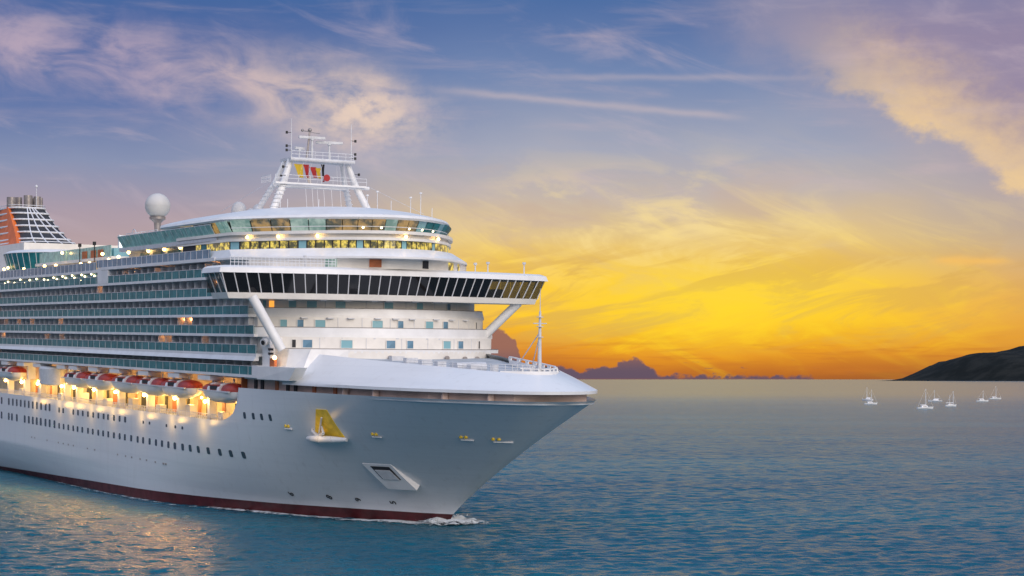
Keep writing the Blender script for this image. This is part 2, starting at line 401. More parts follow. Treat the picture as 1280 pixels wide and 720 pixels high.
# ------------------------------------------------------------------ headland
def hillmat():
    m = mat('dark_scrub_hillside', (.03, .032, .026), .9, spec=.1); t = m.node_tree; X.nt = t; p = t.nodes['Principled BSDF']
    tcn = t.nodes.new('ShaderNodeTexCoord'); o = X(tcn.outputs['Object'])
    f = fbm(o, .004, 6, .65)
    t.links.new(mix(smooth(f, .4, .62), (.010, .011, .009, 1), (.024, .024, .02, 1)).v, p.inputs['Base Color'])
    return m
M['hill'] = hillmat()
D = 20000.0; K = D/FPX
prof = [(1105, 0), (1125, 1.5), (1150, 7), (1175, 17), (1200, 28), (1225, 34.5), (1260, 36), (1285, 40), (1330, 50), (1400, 58), (1500, 52), (1600, 30), (1700, 8), (1760, 0)]
mb = MB(); rings = []
for i in range(131):
    p = 1105 + 655*i/130; h = interp(p, [q[0] for q in prof], [q[1] for q in prof])*K; xw = (p-640)*K
    row = []
    for j in range(25):
        a = j/24; yy = D + (a-.42)*8000*(0.15+h/(58*K)); b = math.sin(math.pi*min(1, a/.84))**1.2 if a < .42 else math.cos((a-.42)/.58*math.pi/2)
        nz = noise.fractal(Vector((xw*.0013, yy*.0013, 1)), .9, 2.0, 6)
        row.append((xw, yy, max(-2, h*b*(1+.12*nz) + nz*7*min(1, h/90) - .5)))
    rings.append(row)
mb.loft(rings)
hill = mb.build('headland', M['hill'], smooth=True, angle=180); tag(hill, 'dark low headland rising on the right end of the horizon', 'headland', kind='structure')

# ================================================================== CRUISE SHIP
# ship-local axes: x = metres aft of the bow, y = metres to starboard (towards us), z = metres above her designed waterline
TILT, ROLL = math.atan2(70, FPX), .013
piv = Vector((0, 18, 20))
R1 = Matrix.Rotation(ROLL, 3, 'X'); R2 = Matrix.Rotation(R(120), 3, 'Z'); R3 = Matrix.Rotation(TILT, 3, 'X')
MR = R3 @ R2 @ R1
OO = R3 @ (R2 @ (piv - R1 @ piv) + Vector((8.6, 198.9, -26.0))) + Vector((0, 0, CAMH))
SHIPM = Matrix.Translation(OO) @ MR.to_4x4()
def toworld(s, t, z): return SHIPM @ Vector((s, t, z))
def sea_z(s, t):          # ship-local height of the sea surface
    a = toworld(s, t, 0).z; b = toworld(s, t, 1).z
    return -a/(b-a)
ship = thing('cruise_ship', 'huge white cruise ship with lit decks and orange lifeboats steaming at dusk', 'cruise ship')
ship.matrix_world = SHIPM

# ---------- hull form
DS = [4.9, 5.2, 6.2, 9, 13, 18.6, 27, 38, 48, 60, 74]
DB = [0, 2.0, 4.3, 6.6, 8.9, 11.7, 13.9, 15.5, 16.6, 17.5, 18]
HT = 17.4
def sstem(z):
    w = min(max(z/HT, -.3), 1); return 35.-30.1*w**1.08 if w > 0 else 35.
def deckb(s): return interp(s, DS, DB)
def bhull(s, z):
    w = min(max(z/HT, 0), 1); ss = sstem(z)
    if s <= ss: return 0.
    if s >= 105: bd = bw = 18.
    else:
        bd = deckb(4.9+(s-ss)*69.1/(74-ss) if s < 74 else 74)
        un = min((s-ss)/(lerp(100, 68, w)-ss), 1.); bw = 18*(1-(1-un)**1.7)
    q = min(max((s-38)/24, 0), 1); q = q*q*(3-2*q)
    b = lerp(bw, bd, w**lerp(1.9, .8, q))
    if s > 225:
        e = min((s-225)/60, 1); b *= 1-e**2.2*lerp(.75, .3, w)
    if z < 2 and s > 105: b -= min(6.5, (2-z)*.8*min(1, (s-105)/70))
    return b
def redline(s): return interp(s, [30, 36, 66, 95, 120, 148, 183, 285], [2.4, 2.2, 1.6, .9, .2, -.8, -2.1, -5.2])
SA = [60, 63, 66, 70, 74, 79, 85, 92, 100, 110, 125, 145, 165, 185, 205, 225, 240, 255, 270, 285]
UB = [0, .004, .012, .03, .06, .1, .15, .2, .26, .33, .4, .47, .54, .61, .68, .75, .82, .88, .94]
ZL = [-9, -4, -1.5] + [None] + [3.2, 4.5, 6, 7.5, 9, 10.5, 11.6, 12.7, 13.6, 14.5, 15.5, 16.4, 17.0, 17.4]
UB = [q for a, b in zip(UB, UB[1:]+[1.0]) for q in (a, (2*a+b)/3, (a+2*b)/3)]
ZL = ZL[:4]+[q for a, b in zip(ZL[4:], ZL[5:]) for q in (a, (a+b)/2)]+[ZL[-1]]
NB = len(UB)
def ringz(k, s): 
    if ZL[k] is None: return redline(s)
    return ZL[k] if k > 3 else min(ZL[k], redline(s)-.5*(3-k))
mb = MB(); grid = []
for k in range(len(ZL)):
    row = []
    for i in range(NB+len(SA)):
        z0 = ZL[k] if ZL[k] is not None else 2.1
        if i < NB:
            ss = sstem(z0); s = ss+(60-ss)*UB[i]; zz = ringz(k, s); 
            if ZL[k] is None: ss = sstem(zz); s = ss+(60-ss)*UB[i]
        else: s = SA[i-NB]; zz = ringz(k, s)
        row.append((s, bhull(s, zz), zz))
    grid.append(row)
for sg in (1, -1):
    vs = [(s, sg*b, z) for row in grid for s, b, z in row]; n = len(grid[0]); fr = []; fw = []
    for k in range(len(ZL)-1):
        for i in range(n-1):
            if ZL[k] is not None and ZL[k] >= 12.6 and i >= NB: continue
            (fr if k < 3 else fw).append((k*n+i, k*n+i+1, (k+1)*n+i+1, (k+1)*n+i))
    mb.add(vs, fr, 1); mb.add(vs, fw, 0)
    # slanted forward corner of the boat recess
    mb.add([(59.9, sg*bhull(60, 12.7), 12.65), (67, sg*bhull(67, 12.7), 12.65), (64.5, sg*bhull(64, 13), 13.0), (62.3, sg*bhull(62, 13.8), 13.8), (60.8, sg*bhull(60.5, 15.2), 15.2), (59.9, sg*bhull(60, 17.4), 17.4)],
           [(0, 1, 2), (0, 2, 3), (0, 3, 4), (0, 4, 5)], 0)
NK = max(k for k in range(len(ZL)) if ZL[k] is not None and ZL[k] <= 12.71)+1
b0 = [(285, grid[k][-1][1], grid[k][-1][2]) for k in range(NK)]
mb.add([p for p in b0]+[(p[0], -p[1], p[2]) for p in b0], [(k, k+1, NK+k+1, NK+k) for k in range(NK-1)], 0)
mb.build('hull', [M['hull'], M['boot']], ship, smooth=True, angle=35)

# hull inner deck (promenade deck and mooring deck)
mb = MB(); L = [(s, deckb(s)-.25) for s in (5.6, 7, 9, 13, 18.6, 27, 38, 48, 59.5)]
poly = L + [(s, -t) for s, t in reversed(L)]
mb.prism(poly, 17.0, 17.15)
mb.box((60, -16.4, 12.2), (284, 16.4, 12.45)); mb.box((72, -17.5, 12.2), (284, 17.5, 12.44)); 
mb.build('lower_deck', M['deck'], ship)

# ---------- bow opening: inner wall behind the long slot, doors, posts, chocks
mb = MB(); L = [(s, deckb(s)-1.3) for s in (8.4, 9.5, 13, 18.6, 27, 38, 48, 60)]
line = L[::-1] + [(s, -t) for s, t in L]
mb.wall(line, 17.15, 18.75, .2)
mb.build('mooring_deck_wall', M['brown'], ship)
for s in (10.5, 16, 27, 33.5):
    mb = MB(); t = deckb(s)-.35; mb.box((s-.18, t-.8, 17.15), (s+.18, t-.1, 18.7)); mb.build('slot_pillar', M['brown'], ship)
for s, mt in ((36.5, 'wood'), (41.5, 'wood'), (46.2, 'dark'), (48.2, 'dark'), (51.3, 'wood'), (55.5, 'dark'), (57.4, 'dark')):
    mb = MB(); t = deckb(s)-1.3; mb.box((s-.45, t-.02, 17.2), (s+.45, t+.12, 18.6)); mb.build('slot_door', M[mt], ship)

# ---------- whaleback foredeck
CS = [9.6, 10.2, 12.5, 17, 23, 30, 35, 45]; CT = [0, 1.8, 3.8, 6.2, 7.6, 8.9, 10.5, 13.2]; CZ = [20.3, 20.35, 20.55, 20.85, 21.1, 21.35, 21.6, 22.2]
def crease(s): return interp(s, CS, CT), interp(s, CS, CZ)
rings = []
ctl = [0, .006, .02, .05, .1, .17, .25, .34, .44, .55, .66, .78, .9, 1.0]
for fr_ in range(9):
    w = fr_/8; row = []
    for sg in (1, -1):
        part = []
        for c in ctl:
            so_ = 4.9+(47-4.9)*c; si = 9.6+(46-9.6)*c
            to, ti = deckb(so_)+.15, crease(si)[0]; zi = crease(si)[1]
            bul = math.sin(math.pi*w)*.08
            part.append((lerp(so_, si, w), sg*lerp(to, ti, w), lerp(18.55, zi, w)+bul*.6))
        row += part[::-1] if sg == 1 else part[1:]
    rings.append(row)
mb = MB(); mb.loft([[(x, y, 18.2) for x, y, z in rings[0]]]+rings)
# port and starboard shoulders running aft to the superstructure
for sg in (1, -1):
    a = rings[0][0] if sg == 1 else rings[0][-1]; b = rings[-1][0] if sg == 1 else rings[-1][-1]
    col0 = [(r[0] if sg == 1 else r[-1]) for r in rings]
    col1 = [(54, sg*lerp(17.3, 14.2, k/8), lerp(18.9, 22.5, k/8)) for k in range(9)]
    mb.loft([col0, col1])
mb.build('whaleback', M['hull'], ship, smooth=True, angle=50)
mb = MB(); L = [(interp(c, [0, 1], [9.9, 46]), crease(interp(c, [0, 1], [9.9, 46]))[0]-.05) for c in ctl]
poly = L + [(s, -t) for s, t in reversed(L)]
mb.loft([[(s, t, crease(s)[1]-.55) for s, t in L], [(s, -t, crease(s)[1]-.55) for s, t in L]])
mb.build('foredeck', M['deck'], ship)
for c in range(6):
    s = 20+c*4.2; mb = MB(); mb.box((s-.5, 3.5-c*.2, 20.3+c*.13), (s+.5, 4.3, 21.3+c*.13)); mb.build('deck_box', M['steel'], ship)
for t in (2.5, -2.5): mb = MB(); mb.cyl((17, t, 19.9), (17, t, 21.3), .5, n=12); mb.build('bollard', M['steel'], ship, smooth=True)
mb = MB(); mb.cyl((22, 1, 21), (22, 5, 21), .55, n=12); mb.build('mooring_winch', M['steel'], ship, smooth=True)
# round bulwark at the bow with slots, stanchions and rail
def dens(L, n=6):
    o = []
    for a, b in zip(L, L[1:]): o += [(lerp(a[0], b[0], i/n), lerp(a[1], b[1], i/n)) for i in range(n)]
    return o+[L[-1]]
NR = [(s+1.3, t) for s, t in ((27, 8.4), (22, 7.4), (17, 6.0), (13.4, 4.3), (11.3, 2.6), (10.4, 1.1), (10.2, 0))]
far = dens([(11.8, 1.8), (10.7, .3), (10.7, -1.2), (12, -3), (15, -4.7), (20, -6.0), (26, -7.3), (33, -8.9)], 4)
ftop = lambda q: 21.0+(q-10.5)*.05
mb = MB()
for lo, hi in ((-1.1, -.5), (-.14, 0)):
    mb.loft([[(a, b, ftop(a)+lo) for a, b in far], [(a, b, ftop(a)+hi) for a, b in far], [(a+.1, b+.18, ftop(a)+hi) for a, b in far], [(a+.1, b+.18, ftop(a)+lo) for a, b in far], [(a, b, ftop(a)+lo) for a, b in far]])
for n, (a, b) in enumerate(far):
    if n % 2 == 0: mb.box((a-.3, b-.02, ftop(a)-.55), (a+.3, b+.16, ftop(a)-.1))
mb.build('bow_bulwark', M['white'], ship)
near = dens(NR, 3); mb = MB()
for z in (20.75, 21.05, 21.35): mb.tube([(s, t, z+(s-10)*.02) for s, t in near], .035, 5)
for s, t in near: mb.cyl((s, t, 20.0), (s, t, 21.4+(s-10)*.02), .04, n=5)
mb.build('bow_rail', M['rail'], ship)
mb = MB(); NW = [(12.2, 4.4), (10.4, 2.8), (9.3, 1.1), (9.2, 0), (9.3, -1.1), (10.4, -2.8), (12.2, -4.4)]
mb.wall(dens(NW, 3), 19.6, 20.7, .2, line1=dens([(s+.9, t*.9) for s, t in NW], 3)); mb.build('stem_cowl', M['white2'], ship, smooth=True)
# foremast
mb = MB(); mb.cyl((10.9, 0, 20.2), (10.9, 0, 27.6), .27, .13, 12); mb.cyl((10.9, 0, 27.6), (10.9, 0, 30.2), .06, .03)
mb.cyl((15, 1.2, 20.4), (11, .1, 25), .06); mb.cyl((15, -1.2, 20.4), (11, -.1, 25), .06)
for z in (24.6, 25.8, 26.9): mb.lathe((10.9, 0, z), [(.42, 0), (.42, .08)], 12)
mb.cyl((10.9, -.9, 26.2), (10.9, .9, 26.2), .06)
mb.build('foremast', M['steel'], ship, smooth=True)

# ---------- tiers of the bridge front
def arc(s0, k, Wd, n=40, p=2.0, aft=None):
    L = [(s0+k*abs(t)**p, t) for t in [Wd-2*Wd*i/n for i in range(n+1)]]
    if aft is not None: L = [(aft, Wd)]+L+[(aft, -Wd)]
    return L
def band(name, outer, z0, z1, mt, floor=True, outer1=None, th=.18):
    mb = MB(); mb.prism(outer, z0, z0+.3)
    mb.wall(outer, z0+.3, z1, th, line1=outer1)
    return mb.build(name, M[mt], ship, smooth=True, angle=30)
# walls behind the bulwarks
mb = MB(); mb.prism(arc(45.2, .024, 16.6, aft=70), 18.6, 24.3); mb.build('front_wall', M['white2'], ship, smooth=True, angle=30)
mb = MB(); mb.prism(arc(47.4, .026, 16.9, aft=70), 24.3, 26.9); mb.build('front_wall', M['white2'], ship, smooth=True, angle=30)
mb = MB(); mb.prism(arc(49.9, .026, 16.9, aft=70), 26.9, 29.6); mb.build('front_wall', M['white2'], ship, smooth=True, angle=30)
mb = MB(); mb.prism(arc(43.2, .024, 14.6, aft=58), 20.5, 22.5); mb.build('front_wall', M['white2'], ship, smooth=True, angle=30)
band('balcony_bulwark', arc(43.2, .024, 16.6, aft=54), 22.3, 22.75, 'white')
band('balcony_bulwark', arc(45.5, .026, 17.9, aft=56), 24.25, 25.5, 'white', outer1=arc(45.6, .026, 17.8, aft=56))
band('balcony_bulwark', arc(48.0, .026, 17.9, aft=58), 26.85, 28.05, 'white', outer1=arc(48.3, .026, 17.7, aft=58))
wp = MB(); wp.box((-.04, -.62, -.52), (.06, .62, .52)); wproto = None
def frontwin(t, z, s0, k, w=1.25, h=1.05, mt='frontglass'):
    s = s0+k*t*t; a = math.atan2(2*k*t, 1)
    mb = MB(); mb.box((-.06, -w/2, -h/2), (.06, w/2, h/2)); f = MB(); 
    for q in ((-w/2-.07, -w/2), (w/2, w/2+.07)): f.box((-.1, q[0], -h/2-.07), (.03, q[1], h/2+.07))
    for q in ((-h/2-.07, -h/2), (h/2, h/2+.07)): f.box((-.1, -w/2, q[0]), (.03, w/2, q[1]))
    o = mb.build('front_window', M[mt], ship); o.location = (s, t, z); o.rotation_euler = (0, 0, -a)
    f.build('frame', M['white2'], o)
for t, w, mt in ((15.45, .5, 'frontglass'), (14.68, .7, 'orlampglass'), (12.4, 1.0, 'frontglass'), (10.2, 1.3, 'frontglass'), (6.76, 1.3, 'frontglass'), (.29, 1.3, 'frontglass'), (-4.65, 1.1, 'frontglass'), (-10.2, .8, 'blueglass')):
    if mt == 'orlampglass':
        M.setdefault(mt, mat('orange_lit_window', (.3, .1, .02), .2, emis=(1, .4, .06), estr=1.1))
    frontwin(t, 28.52, 49.84, .026, w, 1.0, mt)
for t, w, mt in ((15.9, .6, 'dark'), (14.17, .9, 'frontglass'), (12.34, .8, 'blueglass'), (10.1, 1.3, 'frontglass'), (3.0, 1.4, 'frontglass'), (-.27, .8, 'blueglass'), (-4.87, 1.3, 'frontglass'), (-7.81, 1.0, 'blueglass'), (-14.8, .3, 'dark')):
    frontwin(t, 26.02, 47.34, .026, w, 1.0, mt)
for t, w, mt in ((13.89, .5, 'dark'), (12.39, 1.2, 'blueglass'), (7.84, 1.45, 'frontglass'), (2.16, 1.2, 'blueglass'), (-.6, .9, 'blueglass'), (-6.62, 1.35, 'frontglass'), (-9.22, 1.1, 'blueglass'), (-13.26, .4, 'dark')):
    frontwin(t, 23.42, 45.14, .024, w, 1.0, mt)
for nm_, ln_, z in (('bulwark_rail', arc(45.6, .026, 17.8, aft=56), 25.56), ('bulwark_rail', arc(48.3, .026, 17.7, aft=58), 28.11), ('bulwark_rail', arc(43.2, .024, 16.5, aft=54), 22.8)):
    mb = MB(); mb.tube([(s, t, z) for s, t in ln_], .05, 5); mb.build(nm_, M['pipe'], ship)
for (s0, k, z0, z1, ts) in ((45.2, .024, 22.7, 24.2, (11, 5.4, .6, -3.4, -8, -11.6)), (47.4, .026, 25.5, 26.8, (8, 5, 1.2, -2.4, -10.6, -13)), (49.9, .026, 28.05, 29.1, (8.6, 3.4, -2.4, -7.4, -12))):
    for t in ts:
        mb = MB(); s = s0+k*t*t; mb.box((s-.05, t-.04, z0), (s+.03, t+.04, z1)); mb.build('drain_pipe', M['steel'], ship)
# small dark light fittings and vents under each deck edge
for (s0, k, z, ts) in ((46.4, .026, 26.84, (12, 9, 6.5, 3, .5, -2, -6, -9, -12)), (44.6, .026, 24.24, (13, 10, 8, 4, 1, -3, -5, -9, -13)), (47.5, .02, 29.15, (13.5, 9.6, 6.6, 3, 1, -3, -6.5, -8))):
    for t in ts:
        mb = MB(); s = s0+k*t*t; mb.box((s+.6, t-.45, z-.14), (s+1.1, t+.45, z+.02)); mb.build('vent', M['steel'], ship)
for s, t, z in ((43.15, 3.2, 21.7), (43.3, -5.2, 21.7), (44.6, -8.6, 21.6), (45.6, -11, 21.6)):
    mb = MB(); mb.cyl((s-.1, t, z), (s+.2, t, z), .3, n=12); mb.build('fairlead', M['pipe'], ship)

# slanted white struts under the bridge wings
for sg in (1, -1):
    mb = MB(); mb.cyl((48.6 if sg > 0 else 50.5, sg*20.2, 29.4), (47.4, 16.6, 22.6) if sg > 0 else (53.5, -15.2, 23.6), .62, .62, 14); mb.build('bridge_wing_strut', M['white'], ship, smooth=True)

# ---------- bridge
BW = 24.0
def bplan(off, Wd, aftw=56.0):
    return [(aftw, Wd)]+[(45.6+off+.0075*t*t, t) for t in [Wd-2*Wd*i/48 for i in range(49)]]+[(aftw, -Wd)]
mb = MB(); mb.prism(bplan(.9, 22.7), 29.15, 29.9, bplan(.7, 23.0)); mb.build('bridge_sill', M['white2'], ship, smooth=True, angle=30)
mb = MB(); mb.prism(bplan(-.55, 24.3), 32.4, 33.05, bplan(-.35, 24.1)); mb.prism(bplan(-.35, 24.1), 33.05, 33.35, bplan(.5, 23.4)); mb.build('bridge_roof', M['white'], ship, smooth=True, angle=30)
mb = MB(); mb.prism([(s+2.2, t*.7) for s, t in bplan(.9, 22.7, 60)], 29.9, 32.4); mb.build('bridge_inner_wall', M['dark'], ship)
MBOT = lambda t: (45.6+.95+.0075*t*t, t)
NP = 33
M['tint'] = mat('tinted_see_through_glass', (.05, .05, .045), .06, spec=.6, alpha=.45)
for i in range(NP):
    a = 1-2*i/NP; b = 1-2*(i+1)/NP
    q = []
    for w, dz in ((22.95, 29.88), (23.95, 32.42)):
        off = .8 if dz < 30 else -.3
        for f in (a, b):
            t = w*f; q.append((45.6+off+.0075*t*t, t, dz))
    n = Vector((.06, 0, 0))
    mb = MB(); mb.add([q[0], q[1], q[3], q[2]]+[tuple(Vector(p)+n) for p in (q[0], q[1], q[3], q[2])], [(0,1,2,3),(7,6,5,4),(0,4,5,1),(1,5,6,2),(2,6,7,3),(3,7,4,0)])
    mb.build('bridge_window', M['tint'] if i >= NP-7 else M['darkglass'], ship)
    m2_ = MB(); m2_.cyl((q[0][0]-.05, q[0][1], 29.88), (q[2][0]-.05, q[2][1], 32.42), .075, n=6); m2_.build('window_mullion', M['rail'], ship)
for sg in (1, -1):
    for j in range(3):
        s0_, s1_ = 50.2+j*1.95, 50.2+(j+1)*1.95
        mb = MB(); mb.add([(s0_, sg*22.95, 29.88), (s1_, sg*22.95, 29.88), (s1_, sg*23.95, 32.42), (s0_, sg*23.95, 32.42)]+[(s0_, sg*22.87, 29.88), (s1_, sg*22.87, 29.88), (s1_, sg*23.87, 32.42), (s0_, sg*23.87, 32.42)],
            [(0,1,2,3),(7,6,5,4),(0,4,5,1),(1,5,6,2),(2,6,7,3),(3,7,4,0)]); mb.build('bridge_window', M['tint'], ship)
        m2_ = MB(); m2_.cyl((s0_, sg*23.0, 29.88), (s0_, sg*24.0, 32.42), .075, n=6); m2_.build('window_mullion', M['rail'], ship)
    mb = MB()
    for j in range(4):
        t0, t1 = sg*(17.2+j*1.6), sg*(17.2+j*1.6+1.5)
        mb.box((55.9, min(t0, t1), 29.9), (55.98, max(t0, t1), 32.4))
    mb.build('wing_aft_glazing', M['tint'], ship)
    mb = MB()
    for k_ in range(3): mb.box((52+k_, sg*18-.5, 29.9), (52.5+k_, sg*18+.8, 31.2))
    mb.build('bridge_console', M['dark'], ship)

# deck above the bridge
mb = MB(); mb.prism(arc(45.5, .05, 16.5, aft=75), 33.3, 34.7); mb.build('monkey_deck_wall', M['white2'], ship, smooth=True, angle=30)
mb = MB(); pl = dens(bplan(.6, 22.6)[1:16], 2)
for z in (33.75, 34.1, 34.45): mb.tube([(s, t, z) for s, t in pl], .045, 5)
for s, t in pl: mb.cyl((s, t, 33.3), (s, t, 34.5), .04, n=5)
mb.build('bridge_roof_rail', M['rail'], ship)
for t, w, mt in ((8.9, 1.6, 'loungepale'), (4.0, 1.6, 'wood'), (-3.2, 1.0, 'dark'), (-8.8, 1.6, 'litglass'), (-11.3, .8, 'litglass')):
    mb = MB(); s = 45.45+.05*t*t; a = math.atan2(.1*t, 1); mb.box((-.08, -w/2, -.5), (.1, w/2, .5)); o = mb.build('deck_locker_door', M[mt], ship); o.location = (s, t, 34.0); o.rotation_euler = (0, 0, -a)
for t, h in ((13, 1.2), (2.5, 1.0), (-3.5, 2.4), (-12, 1.0), (-14.2, 1.2), (-21, 1.4)):
    mb = MB(); s = 47.2+.0075*t*t; mb.cyl((s, t, 33.3), (s, t, 33.3+h), .09); mb.cyl((s, t, 33.3+h), (s, t, 33.6+h), .25, n=8); mb.build('searchlight_post', M['steel'], ship)
# sloping white band below the saloon windows
mb = MB(); a0 = arc(43.0, .0585, 17.9, aft=82, p=2); a1 = arc(45.6, .064, 17.2, aft=82)
mb.prism(a0, 34.6, 34.85); mb.prism(a0, 34.85, 36.0, a1); mb.build('saloon_band', M['white'], ship, smooth=True, angle=30)
YP = (46.8, .066, 16.8)
mb = MB(); mb.prism(arc(*YP, aft=84), 36.0, 37.1); mb.build('saloon_core', M['dark'], ship)
def panes(name, plan, z0, z1, n, mats, lean=0.0, frame=None, gap=.1, t0=1.0, t1=-1.0):
    s0, k, Wd = plan
    for i in range(n):
        a, b = lerp(t0, t1, (i+gap/2)/n), lerp(t0, t1, (i+1-gap/2)/n); q = []
        for z, l in ((z0, 0), (z1, lean)):
            for f in (a, b):
                t = Wd*f*(1+l/Wd); q.append((s0-l+k*(Wd*f)**2-.08, t, z))
        n_ = Vector((.05, 0, 0)); mb = MB()
        mb.add([q[0], q[1], q[3], q[2]]+[tuple(Vector(p)+n_) for p in (q[0], q[1], q[3], q[2])], [(0,1,2,3),(7,6,5,4),(0,4,5,1),(1,5,6,2),(2,6,7,3),(3,7,4,0)])
        mb.build(name, M[mats(i)], ship)
panes('saloon_window', YP, 36.05, 37.05, 42, lambda i: 'litglass' if i % 7 else 'frontglass', gap=.18)
mb = MB(); mb.prism(arc(46.2, .066, 17.0, aft=86), 37.1, 37.45); mb.prism(arc(46.9, .066, 16.7, aft=86), 37.45, 37.95); mb.prism(arc(46.1, .064, 17.1, aft=86), 37.95, 38.35); mb.build('lounge_ledge', M['white2'], ship, smooth=True, angle=30)
LP = (48.6, .066, 16.2)
mb = MB(); mb.prism(arc(LP[0]+.5, LP[1], LP[2]-.4, aft=88), 38.35, 40.0); mb.build('lounge_core', M['dark'], ship)
def lm(i): return ('loungepale', 'lounge', 'lounge', 'loungepale', 'loungepale', 'lounge', 'lounge', 'lounge', 'lounge', 'loungepale', 'lounge', 'lounge', 'frontglass', 'teal', 'teal', 'frontglass', 'teal', 'teal', 'teal', 'teal')[i]
panes('lounge_window', LP, 38.4, 39.95, 20, lm, lean=.9, gap=.06)
for nm, Wd, s0_, z0, z1, ln, mts in (('lounge_window', 16.2, 65.9, 38.4, 39.95, .9, ('loungepale', 'loungepale', 'lounge', 'teal', 'teal', 'teal')), ('saloon_window', 16.8, 65.4, 36.05, 37.05, 0, ('litglass', 'litglass', 'litglass', 'litglass', 'teal', 'litglass'))):
    for j, mt in enumerate(mts):
        a, b = s0_+j*2.2+.1, s0_+(j+1)*2.2-.1; q = [(a, Wd+.03, z0), (b, Wd+.03, z0), (b, Wd+.03+ln, z1), (a, Wd+.03+ln, z1)]
        mb = MB(); mb.add(q+[(x_, y_-.06, z_) for x_, y_, z_ in q], [(0,1,2,3),(7,6,5,4),(0,4,5,1),(1,5,6,2),(2,6,7,3),(3,7,4,0)]); mb.build(nm, M[mt], ship)
mb = MB(); mb.tube([(s-.75, t*1.03, 38.95) for s, t in arc(LP[0], LP[1], LP[2])], .05, 5); mb.build('lounge_rail', M['rail'], ship)
# dome roof
mb = MB(); base = arc(47.1, .066, 17.4, aft=92); rings = [[(s, t, 39.9) for s, t in base], [(s-.25, t*1.01, 40.15) for s, t in base]]
for w, z in ((.0, 40.5), (.08, 40.95), (.2, 41.5), (.36, 42.05), (.55, 42.45), (.78, 42.7), (.97, 42.75)):
    rings.append([(lerp(s, 76, w), t*(1-w), z) for s, t in base])
mb.loft(rings, closed=True, cap=True); mb.build('lounge_roof', M['white'], ship, smooth=True, angle=35)
# lamps along the ledges
def lamp(p, r=.2, mt='lamp', nm='deck_lamp'):
    key = (mt, r, nm)
    if key not in LAMPS:
        mb = MB(); mb.ball((0, 0, 0), r, 10); o = mb.build(nm, M[mt], ship, smooth=True); o.location = p; LAMPS[key] = o; return o
    return inst(LAMPS[key], ship, p)
LAMPS = {}
for t in (15.5, 13, 9.6, -.3, -6.5): lamp((46.0+.066*t*t, t*1.01, 37.62), .22)
for t in (12.5, 9.5, 2, 4.2, -2, -4.4, -7): lamp((48.9+.066*t*t-.55, t*1.02, 39.3 if t > 8 else 38.85), .17, 'lampwhite', 'lounge_lamp')

# ---------- radar mast on the roof
MS = 73.0
for sg in (1, -1):
    for ds, r0 in ((-1.2, .5), (2.6, .38)):
        mb = MB()
        foot = (MS+ds*1.7, sg*7.6 + .6, 42.0); mid = (MS+ds*.9, sg*5.6+.6, 46.2); top = (MS+ds*.5, sg*4.4+.6, 49.6)
        mb.cyl(foot, mid, r0*1.1, r0, 12); mb.cyl(mid, top, r0, r0*.85, 12)
        if sg == 1 or ds > 0:
            for i in range(7):
                f = i/7; p = Vector(foot).lerp(Vector(mid), f); mb.lathe(p, [(r0*1.45, 0), (r0*1.45, .1)], 10)
        mb.build('radar_mast_leg', M['white'], ship, smooth=True)

mb = MB(); mb.box((MS-2.2, -6.3, 45.9), (MS-.6, 7.9, 46.15)); mb.box((MS+1.6, -5.2, 45.75), (MS+2.8, 6.6, 46.15)); mb.cyl((MS-1.4, 8, 45.9), (MS-1.4, -7, 45.9), .26, n=10); mb.build('mast_crosstree', M['white'], ship)
mb = MB(); mb.box((MS-2, -4.2, 49.4), (MS+2.2, 5.4, 49.75)); mb.cyl((MS-1.9, 5.6, 49.5), (MS-1.9, -4.4, 49.5), .28, n=10); mb.build('mast_platform', M['steel'], ship)
mb = MB()
for (a, b, z0, hs) in (((MS-2, 5.4), (MS-2, -4.2), 49.75, (.45, .9)), ((MS-2.1, 7.9), (MS-2.1, -6.3), 46.2, (.5, 1.0)), ((MS-.6, 8), (MS+2.8, 8), 46.2, (.5, 1.0))):
    for h in hs: mb.cyl((*a, z0+h), (*b, z0+h), .04, n=5)
    for i in range(9): s, t = lerp(a[0], b[0], i/8), lerp(a[1], b[1], i/8); mb.cyl((s, t, z0), (s, t, z0+hs[-1]), .035, n=5)
mb.build('mast_rail', M['rail'], ship)
def radar(c, h, w, r, ang):
    mb = MB(); mb.cyl(c, (c[0], c[1], c[2]+h), r, r*.75, 10); o = mb.build('radar_pedestal', M['steel'], ship, smooth=True)
    m2_ = MB(); d = Vector((math.sin(ang), math.cos(ang), 0))*w; k_ = Vector((c[0], c[1], c[2]+h+.2)); side_ = Vector((d.y, -d.x, 0)).normalized()*.18
    vs = [tuple(k_+q*d+p*side_+Vector((0, 0, zz))) for q in (-.5, .5) for p in (-1, 1) for zz in (-.18, .18)]
    m2_.add(vs, [(0,1,3,2),(4,6,7,5),(0,4,5,1),(2,3,7,6),(0,2,6,4),(1,5,7,3)]); m2_.cyl(tuple(k_-Vector((0,0,.35))), tuple(k_), .3, n=10)
    m2_.build('radar_scanner', M['steel'], o)
radar((MS-.4, 1.6, 49.75), 2.9, 3.9, .22, .1); radar((MS-.2, -1.2, 49.75), 2.35, 3.9, .2, .25); radar((MS, 3.4, 49.75), 1.3, 1.7, .12, -.3)
mb = MB(); mb.cyl((MS-.4, 2.4, 49.75), (MS-.4, 1.95, 53.9), .2, .12); mb.cyl((MS-.4, 2.0, 53.7), (MS-.4, 3.1, 53.75), .07); mb.ball((MS-.4, 3.1, 53.8), .22); mb.ball((MS-.4, 1.95, 53.9), .3); mb.cyl((MS-.4, 1.9, 53.6), (MS-.4, .4, 53.5), .05)
mb.build('signal_pole', M['pipe'], ship, smooth=True)
for t, zt in ((5.4, 55.2), (-3.95, 55.0)):
    mb = MB(); mb.cyl((MS-1.8, t, 49.7), (MS-1.8, t, zt), .07, .03, 6); mb.build('whip_antenna', M['rail'], ship)
